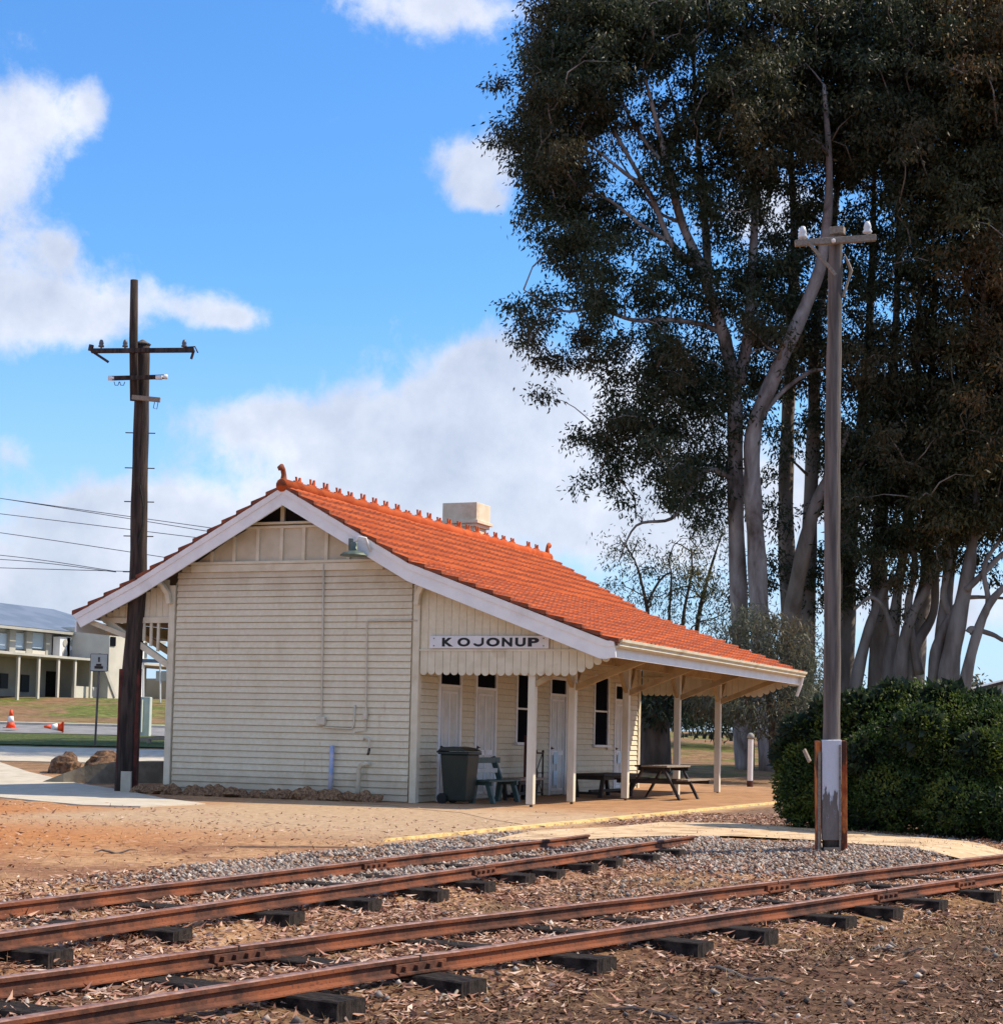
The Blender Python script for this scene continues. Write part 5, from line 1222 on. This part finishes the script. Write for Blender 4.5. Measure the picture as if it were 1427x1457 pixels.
# stones
P = scatter(15000, p_bal, 9, 34); n = len(P)
base = np.array([(1,0,0),(-1,0,0),(0,1,0),(0,-1,0),(0,0,1),(0,0,-1)], float); tri = np.array([(0,2,4),(2,1,4),(1,3,4),(3,0,4),(2,0,5),(1,2,5),(3,1,5),(0,3,5)])
sc = RNG.uniform(.013, .037, (n, 1, 1))*RNG.uniform(.6, 1.25, (n, 6, 1)); an = RNG.uniform(0, 6.28, n); ca_, sa_ = np.cos(an), np.sin(an)
Vv = base[None]*sc+RNG.normal(size=(n, 6, 3))*.005; X_ = Vv[:, :, 0]*ca_[:, None]-Vv[:, :, 1]*sa_[:, None]; Y_ = Vv[:, :, 0]*sa_[:, None]+Vv[:, :, 1]*ca_[:, None]
V = np.stack([X_+P[:, None, 0], Y_+P[:, None, 1], Vv[:, :, 2]*.8+P[:, None, 2]+.012], 2).reshape(-1, 3); F = (tri[None]+np.arange(n)[:, None, None]*6).reshape(-1, 3)
tag(np_mesh('ballast', V, F, M_bal), 'blue-grey railway ballast stones around the back track', 'ballast', None, 'stuff')
# dry grass blades
def p_gr(x, y):
    yA = pw(AX, x); 
    if y < yA-.5: return .9*max(0, patch(x, y, .6, 9)-.35)
    if yA+1.2 < y < -8.6: return .6*max(0, patch(x, y, .7, 9)-.3)
    if x > -7 and y < -9: return .3
    return .03 if (y < -5.5 or x < -10) else 0
P = scatter(16000, p_gr, 7, 32); n = len(P); D = np.stack([RNG.normal(size=n)*.8, RNG.normal(size=n)*.8, np.abs(RNG.normal(size=n))*.5+.25], 1)
V, F = kites(P, D, RNG.uniform(.03, .09, n), RNG.uniform(.003, .007, n)); tag(np_mesh('dry_grass', V, F, M_gr), 'short dry tan grass in the trackside soil', 'grass', None, 'stuff')
# fallen sticks one can tell apart
M_stick = mottled('stick_bark', (.06, .045, .04), (.16, .12, .10), 8)
for u, v, L, a, lab in ((1280, 1352, .45, .1, 'dark stick lying on the soil below the right-hand sleepers'), (165, 1215, .5, .3, 'dark twig cluster on the bare dirt at left'), (640, 1197, .7, .2, 'long thin stick at the edge of the ballast'), (1060, 1388, .8, -.5, 'pale crooked twig in the right foreground'), (640, 1432, .35, .8, 'short pale stick among leaves below the front sleeper'), (980, 1448, 1.0, -.2, 'grey branch lying at the bottom edge')):
    p = on(u, v, 'z', -.22 if v > 1250 else 0); z = gz(p[0], p[1])+.02; d = rv*math.cos(a)+fw*math.sin(a)*3; d /= np.linalg.norm(d)
    pts = [np.array([p[0], p[1], z])+d*L*(t_-.5)+np.array([0, 0, .02*math.sin(t_*9)])+fw*.03*math.sin(t_*7) for t_ in np.linspace(0, 1, 7)]
    tag(MB().tube(pts, [.006, .011, .014, .013, .011, .009, .004], 6).build('fallen_stick', M_stick if 'pale' not in lab else M_greywood), lab, 'stick', 'fallen sticks')
